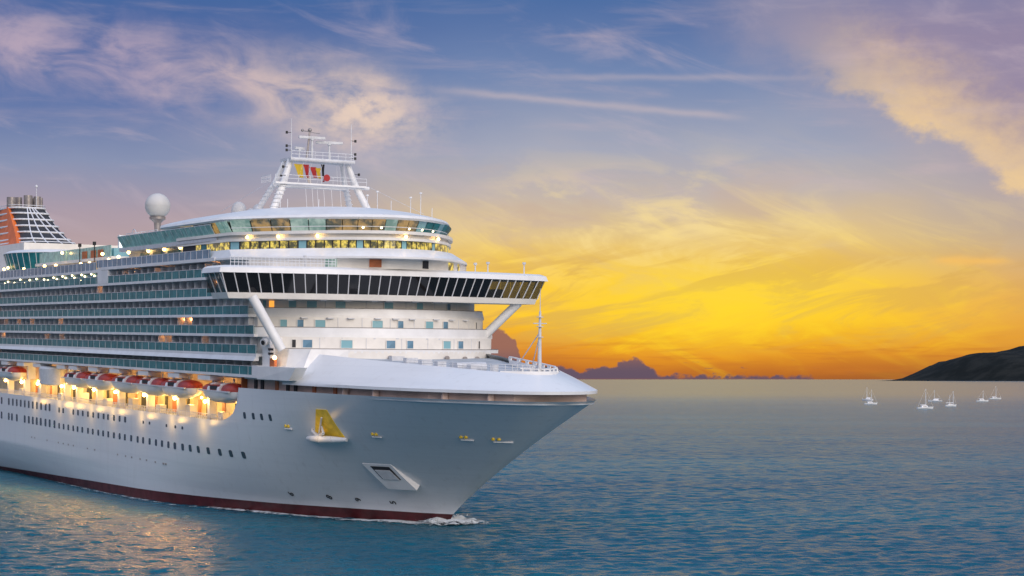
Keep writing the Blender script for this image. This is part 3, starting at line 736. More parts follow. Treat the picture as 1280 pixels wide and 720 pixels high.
for t, z in ((6.1, 53.2), (6.1, 51.3), (6.1, 50.7), (-4.6, 52.6), (-4.6, 50.7), (-4.6, 50.1), (6.6, 48.3), (6.9, 47.1), (-5.2, 47.8)):
    mb = MB(); mb.cyl((MS-1.8, t, z-.18), (MS-1.8, t, z+.18), .17, n=10); mb.cyl((MS-1.8, t, z), (MS-1.8, t-math.copysign(.7, t), z), .04, n=5); mb.build('mast_signal_light', M['black'], ship)
mb = MB(); mb.cyl((MS-2.6, .2, 47.0), (MS-2.0, .2, 47.0), .5, .25, 16); mb.cyl((MS-2.0, .2, 47.0), (MS-1.4, .2, 46.6), .15); mb.build('red_horn', M['redflag'], ship, smooth=True)
mb = MB()
for t, z in ((4.2, 46.2), (2.9, 46.2), (1.2, 46.2)): mb.cyl((MS-1.3, t, 46.2), (MS-1.6, t-.9, 49.5), .025, n=4)
for a, b in (((MS-1.8, -6.6, 46.2), (58, -9, 41.6)), ((MS, 7.8, 46.3), (92, 8, 43)), ((MS-1, -2, 49.4), (MS-1, -2.2, 46.2)), ((MS-1, -2.5, 49.4), (MS-1, -2.7, 46.2))): mb.cyl(a, b, .025, n=4)
for t in (3, 2, 1.2, .2, -1, -2.4): mb.cyl((MS-2, t, 42.5), (MS-1.4, t, 45.8), .035, n=4)
mb.build('rigging', M['rail'], ship)
for t, h, s in ((-4.6, 2.0, 67), (-5.7, 2.6, 66), (-7.4, 1.6, 65), (-9.5, 2.2, 63), (-10.6, 3.0, 62), (7.5, 2.2, 70), (6.4, 1.4, 70), (1.6, 1.3, 70), (-11.9, 1.2, 61)):
    rz = 42.6-(abs(t)/17)**2*2.2
    mb = MB(); mb.cyl((s, t, rz-.6), (s, t, rz+h), .05, n=5); mb.lathe((s, t, rz+h), [(.22, 0), (.2, .2)], 8) if h > 1.9 else None; mb.build('roof_antenna', M['rail'], ship)
for c, r in (((84, 8.2, 42.6), 1.15), ((80, 6.8, 42.4), .9), ((86, 5.5, 42.3), .8), ((93.5, 8, 41.3), .55)):
    mb = MB(); mb.cyl((c[0], c[1], c[2]-2.5), (c[0], c[1], c[2]-.1), r*.95, r*.95, 16); mb.ball(c, r, 18, sz=1.25); mb.build('small_radome', M['radome'], ship, smooth=True, angle=60)

# ---------- superstructure body and balcony decks
mb = MB(); mb.box((62, -16.9, 18.7), (284, 15.6, 32.1)); mb.box((80, -16.9, 32.1), (284, 15.6, 34.5)); mb.build('superstructure', M['white2'], ship)
DK = [(32.2, 66.8), (29.5, 55.6), (27.0, 55.4), (24.4, 53.4), (21.85, 52.6), (19.05, 52.2)]
NPART = 0; stuffp = MB(); SEND = 280
pproto = None; jobs = []
decks = []
for i, (z, s0) in enumerate(DK):
    mb = MB(); mb.box((s0, 15.5, z-.17), (SEND, 18, z+.2)) 
    if i == 4: mb.add([(s0, 18, z-.17), (SEND, 18, z-.17), (SEND, 18.35, z-.75), (s0, 18.35, z-.75), (s0, 17.6, z-.75), (SEND, 17.6, z-.75), (SEND, 17.6, z-.17), (s0, 17.6, z-.17)], [(0,1,2,3),(3,2,5,4),(4,5,6,7),(7,6,1,0),(0,3,4,7),(1,6,5,2)])
    d = mb.build('balcony_deck', M['white'], ship); decks.append(d)
    top = 34.5 if i == 0 else DK[i-1][0]
    m2_ = MB(); g0 = s0+.1; m2_.box((g0, 17.9, z+.2), (SEND, 17.96, z+1.32)); m2_.build('balustrade', M['teal'], d)
    m2_ = MB(); m2_.box((g0, 17.86, z+1.32), (SEND, 18.0, z+1.38)); [m2_.box((g0+3.05*q, 17.95, z+.2), (g0+3.05*q+.05, 18.0, z+1.36)) for q in range(44)]; m2_.build('handrail', M['rail'], d)
    m2_ = MB(); m2_.box((max(s0+2, 62), 15.55, z+.2), (SEND, 15.75, top-.17)); m2_.build('cabin_wall', M['cabin'], d)
    s = s0+3
    while s < 184:
        if not (i == 0 and s > 114): jobs.append((s, z, top, d))
        s += 3.05
jobs.sort(key=lambda j: j[0])
for n, (s, z, top, d) in enumerate(jobs):
    if n < 100:
        mb = MB(); mb.box((s-.04, 15.75, z+.2), (s+.04, 17.6, top-.17)); mb.build('balcony_partition', M['steel'], d)
    else: stuffp.box((s-.04, 15.75, z+.2), (s+.04, 17.6, top-.17))
tag(stuffp.build('balcony_partitions_aft', M['steel'], ship), kind='stuff')
for s, z in ((179, 26.75), (170.5, 26.75), (161.2, 26.75), (143.4, 26.75), (83.4, 26.7), (80.5, 26.7), (183.5, 24.1), (150.8, 24.1), (142, 24.1), (91.4, 24.1), (87.8, 24.1), (71.3, 24.1), (121.6, 31.9), (106.5, 34.2), (91.5, 34.2), (70.6, 34.2), (70.5, 31.9)):
    o = lamp((s, 16.6, z-.15), .16, 'orlamp', 'cabin_lamp')
# white end blocks where the balconies meet the front
mb = MB(); mb.box((52.2, 16.2, 19.0), (54, 18.02, 20.5)); mb.add([(52.2, 16.2, 18.75), (52.2, 18.02, 18.75), (43.6, 17.2, 18.75), (43.6, 15.6, 18.75), (52.2, 16.2, 20.45), (52.2, 18.02, 20.45), (41.5, 17.2, 20.45), (41.5, 15.6, 20.45)], [(0,3,2,1),(4,5,6,7),(0,1,5,4),(1,2,6,5),(2,3,7,6),(3,0,4,7)]); mb.build('shoulder_box', M['white'], ship)
mb = MB(); mb.box((49.8, 15.5, 20.45), (52.4, 17.2, 24.2)); mb.build('shoulder_tower', M['white'], ship)
mb = MB(); mb.prism([(52.3, 17.3), (47, 16.5), (44, 15.6), (43.6, 9), (52.3, 9)], 19, 22.72, [(52.3, 17.0), (47, 15.7), (44.3, 13.9), (43.6, 9), (52.3, 9)]); mb.build('shoulder_plating', M['white'], ship)
mb = MB(); mb.cyl((50.8, 17.3, 23.6), (50.5, 17.9, 23.5), .45, .5, 14); mb.build('floodlight', M['white'], ship); mb = MB(); mb.cyl((50.5, 17.85, 23.5), (50.45, 17.98, 23.48), .3, n=14); mb.build('floodlight_lens', M['black'], ship)
for z in (21.95, 22.5): mb = MB(); mb.box((48.6, 17.22, z), (50.2, 17.32, z+.3)); mb.build('vent_slot', M['black'], ship)
mb = MB(); mb.box((48.2, 16.9, 20.45), (49.8, 17.25, 21.5)); mb.build('side_door', M['wood'], ship); lamp((47.8, 17.4, 21.6), .28, 'lamp')
# jog block and the deck edge above
mb = MB(); mb.box((115.5, 15.7, 32.4), (121, 18.03, 34.5)); mb.build('deck_house_end', M['white'], ship)
mb = MB(); mb.box((68, 14, 34.55), (118.8, 18.0, 35.0)); mb.add([(118.8, 14, 34.4), (122.5, 14, 34.15), (122.5, 18, 34.15), (118.8, 18, 34.55), (118.8, 14, 35.0), (122.5, 14, 34.6), (122.5, 18, 34.6), (118.8, 18, 35.0)], [(0,3,2,1),(4,5,6,7),(0,1,5,4),(1,2,6,5),(2,3,7,6),(3,0,4,7)])
mb.box((122.5, 12, 34.2), (SEND, 18.0, 34.62)); mb.build('lido_deck_edge', M['white'], ship)
mb = MB(); mb.box((122, 17.7, 33.6), (SEND, 17.76, 34.2)); mb.build('promenade_screen', M['teal'], ship)
for n, (s, z) in enumerate([(180, 33.6), (177.7, 33.9), (173, 33.6), (169, 34.1), (165.5, 33.5), (162.5, 33.9), (158, 34.0), (153, 33.8), (150.5, 33.6), (147, 34.0), (145, 33.7), (141.5, 34.1), (139.6, 33.8), (135.8, 34.1), (134.4, 33.7), (130.3, 34.1), (128.5, 33.8), (130.3, 33.2), (124.9, 34.1), (123.2, 33.8)]):
    lamp((s, 17.85, z-.05), .15, 'lampwhite', 'string_light')
mb = MB(); mb.box((70, 17.8, 35.0), (122, 17.86, 36.15)); mb.box((122.5, 17.8, 34.62), (SEND, 17.86, 35.9)); mb.build('lido_balustrade', M['blueglass'], ship)
mb = MB(); s = 70.5
while s < 190: mb.box((s-.05, 17.76, 34.6), (s+.05, 17.9, 36.2 if s < 122 else 35.95)); s += 2.4
mb.box((70, 17.78, 36.15), (122, 17.88, 36.22)); mb.box((122, 17.78, 35.9), (190, 17.88, 35.97)); mb.box((121.9, 17.78, 35.9), (122.1, 17.88, 36.22)); mb.build('lido_balustrade_frame', M['rail'], ship)
# lido house with big windows and lamps, green screen above
mb = MB(); mb.box((72, -15, 34.9), (113, 15.4, 37.3)); mb.build('lido_house', M['steel'], ship)
for s0_, s1_ in ((73.5, 79), (81.2, 86.8), (88.8, 94.4), (97, 101), (103.2, 107)):
    mb = MB(); mb.box((s0_, 15.4, 35.3), (s1_, 15.5, 37.0)); mb.build('lido_window', M['teal'], ship)
mb = MB(); mb.box((70, 13, 37.3), (113, 17.0, 37.9)); mb.build('sports_deck_edge', M['steel'], ship)
for k_ in range(20):
    s0_, s1_ = 71+k_*2.06, 71+k_*2.06+1.92
    mb = MB(); mb.add([(s0_, 16.7, 37.9), (s1_, 16.7, 37.9), (s1_+.2, 17.5, 39.65), (s0_+.2, 17.5, 39.65), (s0_, 16.6, 37.9), (s1_, 16.6, 37.9), (s1_+.2, 17.4, 39.65), (s0_+.2, 17.4, 39.65)], [(0,1,2,3),(7,6,5,4),(0,4,5,1),(1,5,6,2),(2,6,7,3),(3,7,4,0)])
    mb.build('wind_screen_panel', M['green'], ship)
mb = MB(); mb.box((76, -15, 37.9), (112, 15.2, 39.3)); mb.build('sports_deck_house', M['green'], ship)
mb = MB()
for k_ in range(21): s0_ = 70.95+k_*2.06; mb.cyl((s0_, 16.6, 37.9), (s0_+.2, 17.55, 39.75), .05, n=5)
mb.tube([(70.9, 17.5, 39.7), (112.4, 17.5, 39.7)], .06, 5); mb.build('wind_screen_frame', M['rail'], ship)
for s, t, z in ((121.7, 17, 37.3), (121.5, 16, 36.4), (114.5, 16.6, 36.6), (108.5, 16.9, 37.1), (102.3, 15.8, 37.15), (87.9, 15.8, 37.15), (80.1, 15.8, 37.15), (95.6, 16.5, 39.0), (82, 16.4, 38.7), (74.2, 16.4, 39.1), (95, 15.8, 37.15), (169.6, 17, 36.1), (181, 17, 36.6), (151, 15.2, 38.5), (157.2, 16.6, 36.3), (150, 16.6, 36.2), (137, 17, 35.8), (133.6, 17, 36), (128.7, 17, 36), (184, 17, 36.4)):
    lamp((s, t, z), .27)
# pool deck houses
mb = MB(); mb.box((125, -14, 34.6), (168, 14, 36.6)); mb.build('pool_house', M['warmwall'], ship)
mb = MB(); mb.box((124, -14.5, 36.6), (170, 14.8, 37.1)); mb.build('pool_house_canopy', M['white2'], ship)
for k_ in range(12):
    s0_ = 125.5+k_*3.6; mb = MB(); mb.box((s0_, 14.3, 37.1), (s0_+3.4, 14.4, 39.0)); mb.build('pool_screen_panel', M['green'], ship)
mb = MB(); mb.box((127, -13, 37.1), (167, 13.4, 38.6)); mb.build('upper_pool_house', M['frontglass'], ship)
for s0_ in (129.5, 133.5, 138.5):
    mb = MB(); mb.box((s0_, 14.45, 36.9), (s0_+2.6, 14.6, 38.4)); mb.build('dark_red_door', M['wood'], ship)
for s in (132.6, 141): mb = MB(); mb.cyl((s, 15, 34.6), (s, 15, 39.4), .09); mb.cyl((s, 15, 39.2), (s, 15, 39.8), .3, n=8); mb.build('deck_lamp_post', M['black'], ship)
mb = MB(); ell = [(181+12.5*math.cos(a*math.pi/18), 10+6.2*math.sin(a*math.pi/18)) for a in range(36)]; ell2 = [(181+13.6*math.cos(a*math.pi/18), 10+7.1*math.sin(a*math.pi/18)) for a in range(36)]
mb.prism(ell, 36.2, 39.4, ell2); mb.build('round_pavilion', M['teal'], ship)
mb = MB(); mb.prism(ell2, 39.4, 39.9, [(s*1.0, t) for s, t in ell]); mb.build('pavilion_roof', M['white'], ship, smooth=True)
mb = MB()
for a in range(36): mb.cyl((*ell[a], 36.2), (ell2[a][0], ell2[a][1], 39.4), .07, n=5)
mb.tube([(*p_, 39.35) for p_ in ell2]+[(*ell2[0], 39.35)], .08, 5); mb.build('pavilion_mullion_ring', M['rail'], ship)
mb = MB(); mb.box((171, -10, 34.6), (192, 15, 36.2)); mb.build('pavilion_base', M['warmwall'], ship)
# movie screen
mb = MB(); mb.box((129.4, 7.2, 38.7), (129.9, 11.8, 40.9)); o = mb.build('movie_screen', M['steel'], ship); mb = MB(); mb.box((129.3, 7.35, 38.85), (129.42, 11.65, 40.75)); mb.build('screen_face', M['screen'], o)
mb = MB(); mb.cyl((129.7, 8, 36), (129.7, 8, 38.8), .2); mb.cyl((129.7, 11, 36), (129.7, 11, 38.8), .2); mb.build('screen_post', M['steel'], ship)
# large radome
mb = MB(); mb.ball((126.7, 6, 45.9), 2.12, 32); mb.lathe((126.7, 6, 45.85), [(2.135, 0), (2.135, .08)], 32); o = mb.build('radome', M['radome'], ship, smooth=True, angle=60)
mb = MB(); mb.lathe((126.7, 6, 43.55), [(1.35, .5), (1.35, .1), (1.1, 0), (.6, -.5), (.45, -2.4), (.45, -5.5)], 20); mb.build('pedestal', M['pipe'], o, smooth=True)
mb = MB(); mb.box((118, 2, 38.6), (134, 9, 40.4)); mb.build('radome_deck', M['white2'], ship)
mb = MB()
for z in (40.9, 41.4): mb.tube([(118, 9, z), (134, 9, z)], .05, 5)
for k_ in range(9): mb.cyl((118+2*k_, 9, 40.4), (118+2*k_, 9, 41.4), .045, n=5)
for k_ in range(8): a = k_*math.pi/7; mb.cyl((133-1.2*math.cos(a), 8, 41+1.2*math.sin(a)), (133-1.2*math.cos(a+.45), 8, 41+1.2*math.sin(a+.45)), .06, n=5)
mb.build('radome_deck_rail', M['rail'], ship)

# ---------- funnel
mb = MB(); mb.box((196, -10, 34.6), (262, 10, 42.3)); mb.build('funnel_house', M['white2'], ship)
def fring(z):
    w = (z-42.3)/9.2; c0, c1 = lerp(206, 228.5, w**.7), lerp(270, 252, w); b = lerp(6.9, 4.1, w**.8)
    return c0, c1, b
def fplan(z, off=0, n=40):
    c0, c1, b = fring(z); cx = (c0+c1)/2; rx_ = (c1-c0)/2+off; out = []
    for i in range(n):
        a = 2*math.pi*i/n; ca, sa = math.cos(a), math.sin(a)
        out.append((cx+rx_*math.copysign(abs(ca)**.4, ca), (b+off)*math.copysign(abs(sa)**.4, sa)))
    return out
zs = [42.3, 44, 46, 48, 50, 51.5]
mb = MB(); mb.loft([[(x, y, z) for x, y in fplan(z, -.25)] for z in zs], closed=True, cap=True); fun = mb.build('funnel', M['dark'], ship, smooth=True)
mb = MB()
for zz in (42.4, 43.2, 44.0, 45.6, 47.1, 48.6, 50.1, 51.4):
    P = [(x, y, zz) for x, y in fplan(zz, .05)]; mb.tube(P+[P[0]], .22 if zz > 43 else .3, 6)
mb.build('funnel_louvre_ring', M['rail'], fun)
for f0 in (-.96, -.6, -.22, .22, .6, .96):
    pts = []
    for j in range(15):
        w = j/14; z = lerp(42.4, 51.3, w); c0, c1, b = fring(z); f = f0*(1-.7*w**1.6) if abs(f0) < .9 else f0
        pts.append(((c0+c1)/2-((c1-c0)/2+.15)*(1-abs(f)**5)**.2, (b+.1)*f, z))
    mb = MB(); mb.tube(pts, .15, 5); mb.build('funnel_arch_rib', M['rail'], fun)
rings = []
for z in (42.4, 45, 48, 50, 51.6):
    c0, c1, b = fring(z); s0_ = lerp(212, 230, (z-42)/9); L = []
    for i in range(17):
        a = -math.pi/2+math.pi*i/16; L.append(((s0_ if a > 0 else s0_+7)+(c1-5-s0_)*(max(math.cos(a), 0)**.8 if 0 < i < 16 else 0), (b+.12)*math.sin(a), z))
    rings.append(L)
mb = MB(); mb.loft(rings, closed=True, cap=True); mb.build('funnel_orange_casing', M['orange'], fun, smooth=True)
for s, t, r, h in ((232, 3.2, 1.0, 2.5), (234, 1.0, .7, 2.7), (231, -.2, .95, 3.0), (233, -1.6, .6, 2.6), (230.5, -2.1, .8, 2.8), (231, -3.0, .45, 2.6)):
    mb = MB(); mb.lathe((s, t, 51.3), [(r, 0), (r, h), (r*.8, h), (r*.8, h-.4)], 16); mb.build('exhaust_pipe', M['pipe'], fun, smooth=True)
mb = MB(); P = [(x, y, 52.0) for x, y in fplan(51.5, .1)]; mb.tube(P+[P[0]], .07, 5); mb.cyl((229, -1.5, 51.5), (229, -1.5, 56.6), .08, .05); mb.ball((229, -1.5, 56.2), .3); mb.build('funnel_top_rail', M['rail'], fun)

# ---------- boat deck recess
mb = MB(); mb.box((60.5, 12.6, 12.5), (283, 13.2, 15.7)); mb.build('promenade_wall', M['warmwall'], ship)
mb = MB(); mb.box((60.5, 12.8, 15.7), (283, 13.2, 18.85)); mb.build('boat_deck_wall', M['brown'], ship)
mb = MB(); mb.box((60.2, 12.6, 12.5), (60.5, 16.9, 18.85)); mb.build('recess_end_wall', M['wood'], ship)
mb = MB(); mb.box((66.5, 17.3, 13.35), (283, 17.4, 13.42)); mb.box((66.5, 17.3, 12.95), (283, 17.4, 13.0)); s = 67
while s < 190: mb.box((s-.03, 17.3, 12.4), (s+.03, 17.4, 13.4)); s += .8
mb.build('promenade_rail', M['rail'], ship)
for k_ in range(24):
    s = 66+k_*4.9; mb = MB(); mb.box((s, 13.2, 12.6), (s+(1.1 if k_ % 3 else 2.6), 13.3, 14.8)); mb.build('promenade_door', M['dark' if k_ % 2 else 'wood'], ship)
for k_ in range(9):
    s = 69+k_*13.1; mb = MB(); mb.box((s, 15.2, 12.45), (s+2.0, 16.2, 13.7+.5*(k_ % 2))); mb.build('deck_locker', M['white2'], ship)
PIL = [71.9, 84.4, 98.1, 112.2, 123.6, 134.9, 142.1, 157.3, 168.2, 179.7]
WARM = (1, .58, .15)
def plight(name, p, e, r=.25):
    l = bpy.data.lights.new(name, 'POINT'); l.energy = e; l.color = WARM; l.shadow_soft_size = r
    o = bpy.data.objects.new(name, l); COL.objects.link(o); o.parent = ship; o.location = p; return o
for n, s in enumerate(PIL):
    mb = MB(); mb.box((s-.45, 16.2, 12.4), (s+.45, 17.25, 15.6)); mb.build('davit_pillar', M['white2'], ship)
    mb = MB(); mb.box((s-.35, 15.2, 15.6), (s+.35, 16.6, 18.85)); mb.box((s-2.2, 15.8, 18.1), (s+2.6, 17.9, 18.75)); mb.build('davit', M['white'], ship)
    lamp((s+.1, 17.7, 15.1), .26, 'lampstrong', 'pillar_lamp')
    sl2 = bpy.data.lights.new('sea_glitter_spot', 'SPOT'); sl2.energy = 11000; sl2.color = (1, .46, .10); sl2.spot_size = R(118); sl2.spot_blend = .6; sl2.shadow_soft_size = .3  # spots added to throw gold glitter on the sea, aimed away from the ship
    so2 = bpy.data.objects.new('sea_glitter_spot', sl2); COL.objects.link(so2); so2.parent = ship; so2.location = (s, 18.9, 15.0)
    so2.rotation_euler = Vector((.25, -1, .4)).to_track_quat('Z', 'Y').to_euler()
    if n < 8: plight('hull_washer_light', (s+.3, 19.6, 11.9), 130, .5)
for k_ in range(20):
    s = 66+k_*6.1; lamp((s, 15.9, 15.4), .17, 'lampstrong', 'promenade_lamp'); plight('promenade_lamp_light', (s, 15.2, 14.4), 230)
mb = MB(); mb.lathe((152.5, 16.4, 14.9), [(.5, 0), (2.3, .3), (2.35, 3.0), (1.9, 3.4)], 20, sx=2.1, sy=.85); mb.build('rescue_boat_housing', M['steel'], ship, smooth=True)
# portholes in rows
def porthole(s, z, w, h, nm='porthole'):
    t = bhull(s, z); ds = (bhull(s+.5, z)-bhull(s-.5, z)); dzz = (bhull(s, z+.4)-bhull(s, z-.4))/.8
    nrm = Vector((-ds, 1, -dzz)).normalized(); xa = Vector((1, ds, 0)).normalized(); za = nrm.cross(xa)*-1
    if za.z < 0: za = -za
    mb = MB(); vs = []
    for e in (-.03, .03):
        for k_ in range(12):
            a = 2*math.pi*k_/12; ca, sa = math.cos(a), math.sin(a)
            q = Vector((s, t, z)) + xa*(w/2*math.copysign(abs(ca)**.5, ca)) + za*(h/2*math.copysign(abs(sa)**.5, sa)) + nrm*e
            vs.append(tuple(q))
    mb.add(vs, [tuple(range(11, -1, -1)), tuple(range(12, 24))]+[(i, (i+1) % 12, 12+(i+1) % 12, 12+i) for i in range(12)])
    return mb.build(nm, M['portglass'], ship)
r1 = [181.4, 176.1, 173.2, 170.4, 167.6, 164.8, 162.1, 159.4, 156.7, 153.9, 151.0, 148.5]
r1b = [142.5, 140.1, 134.1, 131.4, 128.7, 125.8, 122.9, 120.1, 117.3, 115.0, 111.9, 109.1, 106.3, 97.6, 94.7, 87.1, 83.3, 80.3]
r2 = [181.4, 176.1, 173.8, 170.3, 164.8, 162.0, 159.3, 156.7, 154.1, 151.0, 148.4, 145.4]
r2b = [142.5, 139.8, 137.0, 134.1, 131.6, 128.9, 125.7, 123.1, 120.1, 117.5, 114.8, 111.9, 109.0, 106.4, 103.3, 100.2, 97.6, 94.6, 91.7, 89.0, 86.2, 83.5, 80.4, 77.6, 74.7, 71.5, 68.0, 64.8, 61.4]
for s in r1: porthole(s, 11.2, 1.15, 1.35)
for s in r1b: porthole(s, 11.0, .95 if s > 100 else .7, .95 if s > 100 else .45)
for s in r2: porthole(s, 8.4, 1.2, 1.4)
for s in r2b: porthole(s, 8.25, .95, 1.0)
for s in (58.7, 56.3, 54.1, 51.9): porthole(s, 13.74, .7, .9)
mb = MB()
for s in (160, 158, 150, 143, 140, 137, 134, 126, 122, 110, 106, 103, 99, 96, 92, 88.5, 87.5): 
    t = bhull(s, 5.3); mb.box((s-.25, t-.05, 5.2), (s+.25, t+.03, 5.45))
tag(mb.build('hull_outlets', M['pipe'], ship))
# anchor pocket, anchor, hawse fittings, wedge shaped to catch light like a recess
def hnorm(s, z): return Vector((-(bhull(s+.5, z)-bhull(s-.5, z)), 1, -(bhull(s, z+.4)-bhull(s, z-.4))/.8)).normalized()
def onhull(s, z, off=0.0): return Vector((s, bhull(s, z), z))+hnorm(s, z)*off
mb = MB(); q = [onhull(43.6, 11.7, .12), onhull(37.9, 11.9, .12), onhull(38.0, 15.35, .12), onhull(40.2, 15.35, .12)]
mb.add(q+[p-Vector((0, .5, 0)) for p in q], [(0,1,2,3),(7,6,5,4),(0,4,5,1),(1,5,6,2),(2,6,7,3),(3,7,4,0)]); 
mb.v = mb.v; mb.build('anchor_pocket', M['yellow'], ship)
mb = MB()
A0, A1 = onhull(45.0, 11.5, .25), onhull(37.4, 11.75, .3)
for a, b in zip((0, .25, .5, .75), (.25, .5, .75, 1)):
    p, q = A0.lerp(A1, a), A0.lerp(A1, b); p.y += .9*math.sin(math.pi*a); q.y += .9*math.sin(math.pi*b)
    mb.cyl(p, q, .15+.35*math.sin(math.pi*(a*.8+.1)), .15+.35*math.sin(math.pi*(b*.8+.1)), 10)
mb.build('anchor_bolster', M['white'], ship, smooth=True)
plight('anchor_lamp_light', onhull(41.3, 13.2, 2.2), 55, .5)
mb = MB(); p = onhull(42, 12.1, .6); mb.cyl(p, onhull(39.6, 14.4, .3), .16, .12); mb.cyl(p+Vector((1.6, .2, .6)), p, .2, .25); mb.cyl(p+Vector((-1.8, .2, .5)), p, .2, .25); mb.cyl(p+Vector((1.6, .2, .6)), p+Vector((1.4, .3, 1.5)), .2, .08); mb.cyl(p+Vector((-1.8, .2, .5)), p+Vector((-1.5, .3, 1.4)), .2, .08); mb.build('anchor', M['steel'], ship, smooth=True)
for s, z in ((48.6, 12.7), (31.8, 12.5), (18.9, 12.75), (15.4, 12.65)):
    mb = MB(); q_ = onhull(s-.9, z-.25, .1); r_ = onhull(s+.6, z-.25, .1); mb.cyl(r_, q_, .1, n=8); o = mb.build('hull_fender_ledge', M['white'], ship)
    mb = MB(); 
    for d_ in (-.35, .25): pp = onhull(s+d_, z+.1, .05); mb.cyl(pp-Vector((0, .2, 0)), pp+Vector((0, .1, .0)), .2, n=10)
    mb.build('hull_light', M['yellow'], o)
def hplate(name, mt, pts, off, parent, n=8):
    top = lambda u_, v_, i_: lerp(lerp(pts[0][i_], pts[1][i_], u_), lerp(pts[3][i_], pts[2][i_], u_), v_)
    def P(u_, v_, back):
        s_, z_ = top(u_, v_, 0), top(u_, v_, 1); o_ = off+lerp(.05, .85, min(1, max(0, (8.55-z_)/2.6)))
        return tuple(onhull(s_, z_, -.2 if back else o_))
    mb = MB()
    for bk in (0, 1): mb.loft([[P(a/n, b/n, bk) for a in range(n+1)] for b in range(n+1)])
    ed = [(a/n, 0) for a in range(n+1)]+[(1, b/n) for b in range(1, n+1)]+[(1-a/n, 1) for a in range(1, n+1)]+[(0, 1-b/n) for b in range(1, n+1)]
    mb.loft([[P(a, b, bk) for a, b in ed] for bk in (0, 1)])
    return mb.build(name, M[mt], parent)
o = hplate('lit_recess_wedge', 'white', [(38.6, 8.5), (33.9, 8.6), (32.6, 6.0), (36.9, 5.9)], 0, ship)  # bulges outward towards its foot, shaped to look lit like a recess sill
hplate('shell_door_opening', 'dark', [(37.4, 8.3), (34.4, 8.35), (33.8, 7.05), (36.7, 7.0)], .05, o)
hplate('shell_door', 'steel', [(37.0, 7.95), (34.6, 8.0), (34.0, 7.05), (36.5, 7.0)], .1, o)
for ch, s, rot in (('5', 39.2, 90), ('9', 44.6, 90), ('8', 49.2, 60), ('6', 55.6, 60)):
    cu = bpy.data.curves.new('draft_mark', 'FONT'); cu.body = ch; cu.size = 1.35; cu.extrude = .02; cu.align_x = 'CENTER'; cu.align_y = 'CENTER'
    tmp = bpy.data.objects.new('tmp', cu); COL.objects.link(tmp); dg = bpy.context.evaluated_depsgraph_get(); me = bpy.data.meshes.new_from_object(tmp.evaluated_get(dg)); bpy.data.objects.remove(tmp)
    me.materials.clear(); me.materials.append(M['black']); me.name = 'draft_mark'
    o = bpy.data.objects.new('draft_mark', me); COL.objects.link(o); o.parent = ship
    z = 3.35; ds = (bhull(s+.5, z)-bhull(s-.5, z)); dzz = (bhull(s, z+.4)-bhull(s, z-.4))/.8
    nrm = Vector((-ds, 1, -dzz)).normalized(); fw = Vector((-1, -ds, 0)).normalized(); upv = nrm.cross(fw); 
    if upv.z < 0: upv = -upv
    a = R(rot); xa = fw*math.cos(a)+upv*math.sin(a); ya = nrm.cross(xa)
    o.matrix_local = Matrix.Translation(onhull(s, z)+nrm*.06) @ Matrix((xa, ya, nrm)).transposed().to_4x4()

# ================================================================== lifeboats (hang in the davits: things of their own)
def boat_hull(L=12.9, B=3.7, H=1.9):
    mb = MB(); rings = []
    for i in range(17):
        x = -L/2+L*i/16; e = abs(2*x/L); b = B/2*(1-e**5)**.6 if e < 1 else .02; b = max(b, .03); k = .55*e**3
        rings.append([(x, b*math.sin(a)*1.0, -H*(math.cos(a)**.7)*(1-k) if math.cos(a) > 0 else 0) for a in [math.pi/2*(j/6-1) for j in range(13)]])
    return mb.loft(rings, cap=True)
def boat_canopy(x0, x1, B, h):
    mb = MB(); rings = []
    for i in range(9):
        x = lerp(x0, x1, i/8); e = abs(2*i/8-1); f = (1-e**3)**.5*.85+.15
        rings.append([(x, B/2*f*math.cos(math.pi*j/10), h*f*math.sin(math.pi*j/10)**.8) for j in range(11)])
    return mb.loft(rings, cap=True)
BOATS = [(66.7, 'orange and white lifeboat closest to the bow, at the front end of the boat recess'),
         (84.0, 'second lifeboat from the bow, just behind the first davit gap'),
         (95.6, 'third lifeboat from the bow, above two yellow lit pillars'),
         (107.6, 'fourth lifeboat from the bow, in the middle of the row'),
         (121.8, 'lifeboat next forward of the one beside the white round housing'),
         (134.0, 'lifeboat directly forward of the white round housing'),
         (178.4, 'lifeboat aft of the white round housing, cut by the left edge of the picture')]
root0 = None
def place(root, s):
    root.matrix_world = SHIPM @ Matrix.Translation((s, 16.8, 16.75)) @ Matrix.Diagonal((.97, .92, .88, 1))
GL = 'lifeboats hanging along the side of the cruise ship'
